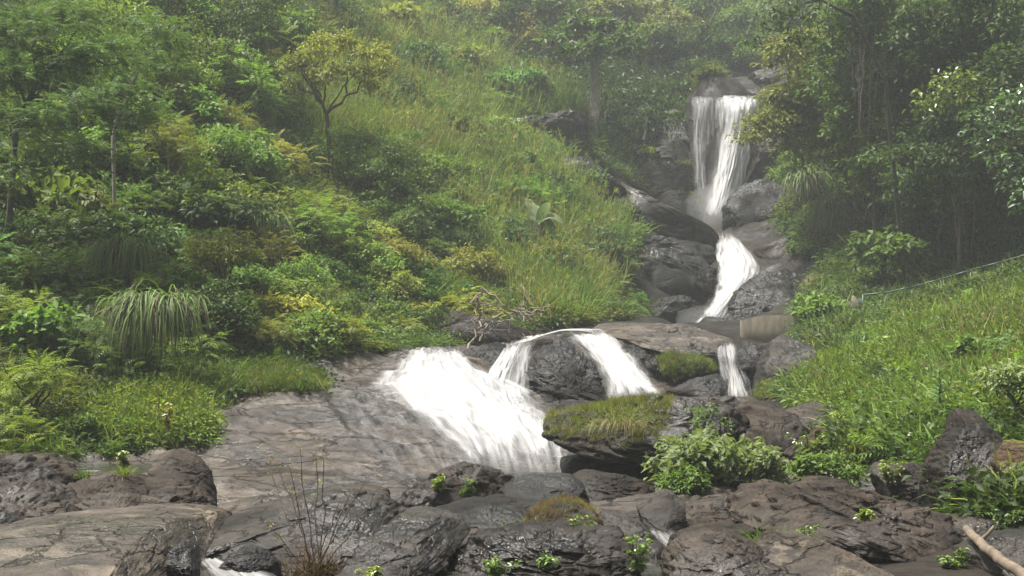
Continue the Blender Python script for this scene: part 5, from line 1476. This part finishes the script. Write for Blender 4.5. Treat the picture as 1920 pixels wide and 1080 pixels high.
ledge_tuft("thin grass tuft on the layered dark ledge", 958, 1000, 12.4, 30, 36, 215, OLIVE * 1.3, (.5, 1.4), 90, .2, .006)
ledge_tuft("small grass tuft on the puddle edge rock", 232, 888, 14.2, 30, 26, 216, LIME, (.5, 1.4), 120, .1, .007)
ledge_tuft("thin pale grass on the hollowed rock at the bottom", 1405, 1078, 9.6, 26, 34, 217, LIME * .9, (.5, 1.2), 70, .2, .006)
ledge_tuft("small green tuft on the far puddle rock", 160, 893, 14.0, 26, 20, 218, FRESH, (.5, 1.4), 90, .1, .007)

def sprig(label, px, py, D, w, h, col, seed, leaf=0.06, n=7):
    """little leafy plant: a few stems with leaf whorls"""
    r = np.random.default_rng(seed); s = D / F; b = P(px, py, D)
    o = thing("leafy_plant", label, "plant", b)
    st, L = [], []
    for k in range(n):
        e = b + np.array([r.normal(0, w * .3) * s, r.normal(-.05, w * .2 * s), r.uniform(.5, 1) * h * s])
        path = bent(b, e, r, 6, .06)
        st.append(tube(path, .005, .002, 5))
        m = 26
        q = path[r.integers(1, 6, m)] + r.normal(0, .012, (m, 3))
        a = r.uniform(0, 6.28, m)
        ax = np.stack([np.cos(a), np.sin(a), r.normal(.15, .3, m)], 1)
        z = leaf * r.uniform(.6, 1.25, m)
        L.append(leaves(q, ax, np.array([0, 0, 1.0]) + r.normal(0, .3, (m, 3)), z, z * .55, r, .25))
    v, f, _ = joined(st); obj("stem", mesh("stem", v - b, f, None, True), M["bark"], o)
    v, f, t = joined(L); obj("leaf_cluster", mesh("leaf_cluster", v - b, f, {"tone": t}), M["gloss"], o, tuple(col))
for k, a in enumerate([
    ("leafy sprig on the moss stained rock below the cascade", 878, 940, 15.0, 30, 42, FRESH * 1.2),
    ("yellow green sprig on the left shoulder of the moss stained rock", 822, 918, 15.0, 24, 26, LIME * 1.2),
    ("leafy plant beside the russet moss cap", 1092, 1020, 11.4, 40, 62, FRESH * 1.2),
    ("leafy plant on the black rock right of the yellow tuft", 1196, 1075, 10.4, 46, 70, FRESH * 1.3),
    ("leafy plant at the bottom edge in the centre", 925, 1085, 9.9, 46, 42, FRESH * 1.3),
    ("tiny fern like plant on the black sided rock", 1018, 1062, 10.0, 34, 22, FRESH * 1.1),
    ("small plant on the bottom edge beside the ridged slab", 700, 1085, 9.7, 40, 22, LIME),
    ("dark leafy plant under the end of the largest brown slab", 1790, 1075, 10.4, 60, 50, GREEN * 1.3),
    ("dark leafy plant in front of the brown stone face", 1885, 1005, 11.4, 50, 50, GREEN),
    ("tiny yellow leaved plant on the crest of the largest slab", 1622, 975, 10.9, 26, 18, LIME * 1.3),
    ("yellow flowered weed on the bank foot grass", 315, 805, 18.6, 40, 62, YELLOW * 1.2),
    ("green weed by the rounded boulder at the puddle", 235, 878, 14.9, 30, 30, LIME),
    ("leafy plant beside the bright tuft on the right", 1500, 1030, 10.8, 40, 44, GREEN * 1.2),
    ("weeds at the left foot of the grassy bank", 1520, 855, 17.4, 60, 50, LIME),
    ("weeds between the grey standing rocks", 1665, 905, 14.5, 40, 46, LIME),
    ("low weeds along the foot of the tall dark stone", 1760, 850, 14.6, 70, 50, FRESH * 1.2),
]):
    sprig(a[0], a[1], a[2], a[3], a[4], a[5], a[6], 230 + k, 0.05 if a[3] < 12 else 0.06, 9 if a[4] > 45 else 7)

def spire(label, px, py, D, h, seed):
    """tall rosette with long lance leaves up the stem"""
    r = np.random.default_rng(seed); s = D / F; b = P(px, py, D)
    o = thing("spire_plant", label, "plant", b)
    v, f = tube(bent(b, b + [0, 0, h * s], r, 6, .01), .016, .006, 6); obj("stem", mesh("stem", v - b, f, None, True), M["bark"], o)
    m = 90; tt = np.linspace(.05, 1, m); a = np.arange(m) * 2.4
    root = b + np.stack([np.zeros(m), np.zeros(m), tt * h * s], 1)
    d = np.stack([np.cos(a), np.sin(a), .25 + tt * .9], 1)
    v, f, t = blades(root, d, h * s * (.42 - .28 * tt), .045 * (1.1 - .6 * tt), r, 5, .9)
    obj("lance_leaves", mesh("lance_leaves", v - b, f, {"tone": t}), M["leaf"], o, tuple(BLUE * 1.7))
spire("tall spire plant with long grey green leaves on the right bank", 1762, 825, 17.2, 135, 250)
spire("smaller spire plant low on the right bank left of the tall one", 1712, 835, 17.4, 60, 251)

def dry_stems():
    r = np.random.default_rng(260); D = 10.4; b = P(590, 1075, D)
    o = thing("dry_plant", "dry brown plant with tall bare stems in the foreground", "plant", b)
    tips = [(488,838),(515,855),(540,870),(562,838),(590,832),(604,845),(690,890),(720,905),(664,910),(640,930),(505,985)]
    buds = []
    for px, py in tips:
        path = bent(b + r.normal(0, .03, 3), P(px, py, D + r.normal(0, .15)), r, 9, .02, .0)
        v, f = tube(path, .007, .003, 5); obj("stem", mesh("stem", v - b, f, None, True), M["dead_stem"], o)
        if px < 610:
            m = 16
            q = path[r.integers(6, 9, m)] + r.normal(0, .02, (m, 3))
            buds.append(leaves(q, r.normal(0, 1, (m, 3)), r.normal(0, 1, (m, 3)), .022, .014, r))
    v, f, t = joined(buds); obj("seed_heads", mesh("seed_heads", v - b, f, {"tone": t}), M["leaf"], o, tuple(YELLOW * 1.2))
    n = 260
    root = b + np.stack([r.normal(0, .12, n), r.normal(0, .09, n), r.uniform(-.06, .02, n)], 1)
    d = np.stack([r.normal(0, .6, n), r.normal(-.1, .5, n), np.ones(n) * .9], 1)
    v, f, t = blades(root, d, r.uniform(.12, .42, n), .008, r, 4, r.uniform(.2, 1.6, n))
    obj("dead_leaves", mesh("dead_leaves", v - b, f, {"tone": t}), M["grass"], o, (.075, .045, .022))
M["dead_stem"] = plain_mat("dry_stem", (0.06, 0.035, 0.02), (0.14, 0.09, 0.05), 14, .8, .2)
dry_stems()

def dead_branches():
    r = np.random.default_rng(270); D = 28.4; b = P(930, 625, D)
    o = thing("dead_branches", "tangle of bare pale dead branches lying above the cascade", "branch", b)
    def br(a, c, r0, n=7, wob=.1):
        p = bent(P(a[0], a[1], D + r.normal(0, .25)), P(c[0], c[1], D + r.normal(0, .35)), r, n, wob)
        v, f = tube(p, r0 * 1.5, r0 * .8, 5); obj("limb", mesh("limb", v - b, f, None, True), M["dead"], o)
    main = [((878,655),(898,600),.026),((898,600),(903,540),.022),((845,672),(880,655),.02),((903,540),(950,575),.022),((950,575),(985,600),.018),((900,640),(925,600),.024),
            ((925,600),(912,575),.018),((925,597),(990,585),.02),((990,585),(1035,575),.016),((960,580),(1000,630),.018),((985,590),(1015,610),.014),((1030,576),(1033,600),.010),
            ((905,545),(880,570),.016),((930,605),(965,600),.016),((890,600),(930,560),.014)]
    for a, c, q in main: br(a, c, q)
    for k in range(34):
        x, y = r.uniform(885, 1010), r.uniform(570, 625)
        br((x, y), (x + r.normal(10, 32), y + r.normal(0, 16)), .008, 5, .12)
dead_branches()

def rosette_palm():
    g0 = hit(1012, 485, 25); D = g0[1]; r = np.random.default_rng(280); s = D / F
    o = thing("banana_plant", "wild banana plant with drooping pale leaves on the grassy slope", "plant", g0)
    cr = P(1010, 418, D)
    v, f = tube(bent(g0, cr, r, 6, .02), .10, .07, 8); obj("stem", mesh("stem", v - g0, f, None, True), M["pale_bark"], o)
    for k, (tx, ty, sag, c) in enumerate([(985,372,.05,PALE*.9),(1055,420,.28,PALE*1.0),(990,468,.5,PALE*.8),(1015,474,.35,STRAW*.7),(1030,380,.1,FRESH),(1000,385,.1,FRESH*1.1),(1042,460,.4,GREEN),(975,440,.4,FRESH)]):
        path = bent(cr, P(tx, ty, D + r.normal(0, .5)), r, 9, .0, sag)
        t = np.linspace(0, 1, 9); wd = 11 * s * np.sin(math.pi * np.clip(t * .93 + .05, 0, 1)) ** .6
        tan = unit(np.gradient(path, axis=0)); sd = unit(np.cross(tan, [0.1, -.6, .8])); up = np.cross(sd, tan)
        V = np.stack([path - sd * wd[:, None] + up * .25 * wd[:, None], path, path + sd * wd[:, None] + up * .25 * wd[:, None]], 1).reshape(-1, 3)
        F_ = []
        for j in range(8):
            for q in range(2):
                a0 = j * 3 + q; F_.append([a0, a0 + 1, a0 + 4, a0 + 3])
        obj("leaf", mesh("leaf", V - g0, F_, {"tone": np.full(27, .5)}, True), M["leaf"], o, tuple(c))
rosette_palm()

# ------------------------------------------------------------------ built things
def box(w, d, h, bev=0.01):
    bm = bmesh.new(); bmesh.ops.create_cube(bm, size=1)
    for v in bm.verts: v.co = (v.co.x * w, v.co.y * d, (v.co.z + .5) * h)
    if bev: bmesh.ops.bevel(bm, geom=bm.edges[:], offset=bev, segments=2, affect='EDGES')
    me = bpy.data.meshes.new("box"); bm.to_mesh(me); bm.free()
    return me

def build_made():
    # stained concrete wall at the edge of the stream
    D = 36.5
    a, b = P(1391, 642, D), P(1502, 640, D + .8)
    n = 24; V, F_ = [], []; b = P(1490, 640, D + .6)
    for k in range(n + 1):
        t = k / n; q = a * (1 - t) + b * t
        top = P(1391 + 111 * t, 600 - 9 * math.sin(t * 2.4), q[1])[2]
        bot = float(H([q[0]], [q[1]])[0]) - .3
        for dy in (0, .32):
            V += [[q[0], q[1] + dy, bot], [q[0], q[1] + dy, top]]
    for k in range(n):
        i = 4 * k; F_ += [[i, i + 4, i + 5, i + 1], [i + 1, i + 5, i + 7, i + 3], [i + 2, i + 3, i + 7, i + 6]]
    F_ += [[0, 1, 3, 2], [4 * n, 4 * n + 2, 4 * n + 3, 4 * n + 1]]
    V = np.array(V); org = np.array([a[0], a[1], V[:, 2].min()])
    o = obj("low_wall", mesh("low_wall", V - org, F_), M["concrete"]); o.location = org
    tag(o, "low stained concrete wall beside the stream", "wall")
    # broken concrete post
    q = P(1606, 612, 36.8); zg = float(H([q[0]], [q[1]])[0]) - .2
    V, F_ = [], []
    prof = [(.0, .17), (.4, .16), (.7, .15), (.92, .15), (1.0, .09)]
    for j, (h, w) in enumerate(prof):
        for (sx, sy) in ((-1, -1), (1, -1), (1, 1), (-1, 1)):
            V.append([sx * w - .10 * h * .35 + .012 * math.sin(7 * j + sx), sy * w, h + (.16 if j == len(prof) - 1 and sx < 0 else 0)])
    for j in range(len(prof) - 1):
        for k in range(4):
            F_.append([4 * j + k, 4 * j + (k + 1) % 4, 4 * j + 4 + (k + 1) % 4, 4 * j + 4 + k])
    F_.append([4 * len(prof) - 4, 4 * len(prof) - 3, 4 * len(prof) - 2, 4 * len(prof) - 1])
    o = obj("concrete_post", mesh("concrete_post", V, F_), M["concrete"]); o.location = (q[0], q[1], zg)
    tag(o, "broken concrete post at the lower end of the green railing", "post")
    # green railing up the path
    line = [(1618, 606, 37.4), (1660, 600, 37.0), (1710, 590, 36.5), (1765, 576, 35.9), (1820, 560, 35.3), (1880, 545, 34.6), (1950, 526, 33.9)]
    W = [P(*l) for l in line]
    g0 = W[0].copy(); g0[2] = float(H([g0[0]], [g0[1]])[0])
    root = thing("railing", "green pipe railing climbing beside the path on the right", "railing", g0)
    tops = []
    for k, w in enumerate(W):
        zg = float(H([w[0]], [w[1]])[0])
        base = np.array([w[0], w[1], zg - .15]); top = np.array([w[0], w[1], max(w[2], zg) + .82])
        tops.append(top)
        v, f = tube(np.array([base, base * .5 + top * .5, top]), .028, .028, 8); obj("post", mesh("post", v - g0, f, None, True), M["rail"], root)
    for dz in (0.0, -.34, -.64):
        for a, b in zip(tops[:-1], tops[1:]):
            v, f = tube(np.array([a + [0, -.03, dz], (a + b) / 2 + [0, -.03, dz], b + [0, -.03, dz]]), .019, .019, 8)
            obj("rail", mesh("rail", v - g0, f, None, True), M["rail"], root)
    # fallen log
    r = np.random.default_rng(300)
    pts = np.array([P(1812, 992, 10.9), P(1838, 1018, 10.2), P(1870, 1046, 9.6), P(1925, 1082, 9.0), P(1990, 1120, 8.6)])
    tt = np.linspace(0, 4, 22); sm = np.stack([np.interp(tt, np.arange(5), pts[:, k]) for k in range(3)], 1)
    v, f = tube(sm + r.normal(0, .006, sm.shape), .036, .047, 12, 9)
    root = thing("fallen_log", "pale barkless log lying on the rocks at the bottom right", "log", sm[0])
    obj("stem", mesh("stem", v - sm[0], f, None, True), M["log"], root)
    v, f = tube(bent(sm[5], sm[5] + np.array([.10, -.05, .14]), r, 4, .05), .02, .012, 7); obj("branch_stub", mesh("branch_stub", v - sm[0], f, None, True), M["log"], root)
build_made()

# ------------------------------------------------------------------ the misty air
m, nt, out = new_mat("haze")
pv = N(nt, "ShaderNodeVolumePrincipled")
pv.inputs["Color"].default_value = (0.90, 0.96, 0.98, 1)
pv.inputs["Density"].default_value = 0.0011
pv.inputs["Anisotropy"].default_value = 0.1
nt.links.new(pv.outputs[0], out.inputs["Volume"])
bm = bmesh.new(); bmesh.ops.create_cube(bm, size=1)
for v in bm.verts:
    v.co = (v.co.x * 190, v.co.y * 200 + 92, v.co.z * 108 + 44)
me = bpy.data.meshes.new("haze"); bm.to_mesh(me); bm.free()
tag(obj("haze", me, m), "thin pale mist filling the valley", "haze", kind="stuff")
def mist(label, c, rad, dens):
    m, nt, out = new_mat("spray_mist")
    pv = N(nt, "ShaderNodeVolumePrincipled"); pv.inputs["Color"].default_value = (0.97, 0.98, 0.98, 1); pv.inputs["Density"].default_value = dens
    nt.links.new(pv.outputs[0], out.inputs["Volume"])
    u, f = ico(4)
    o = obj("spray_mist", mesh("spray_mist", u * rad * (1 + .18 * fbm(u * 1.4, 3, 5))[:, None], f, None, True), m); o.location = c
    tag(o, label, "mist", kind="stuff")
mist("spray drifting at the foot of the tall fall", P(1338, 405, 60.2), [1.5, 1.0, 1.5], 0.16)
mist("spray at the foot of the middle fall", P(1320, 598, 43.8), [1.0, .7, .45], 0.12)
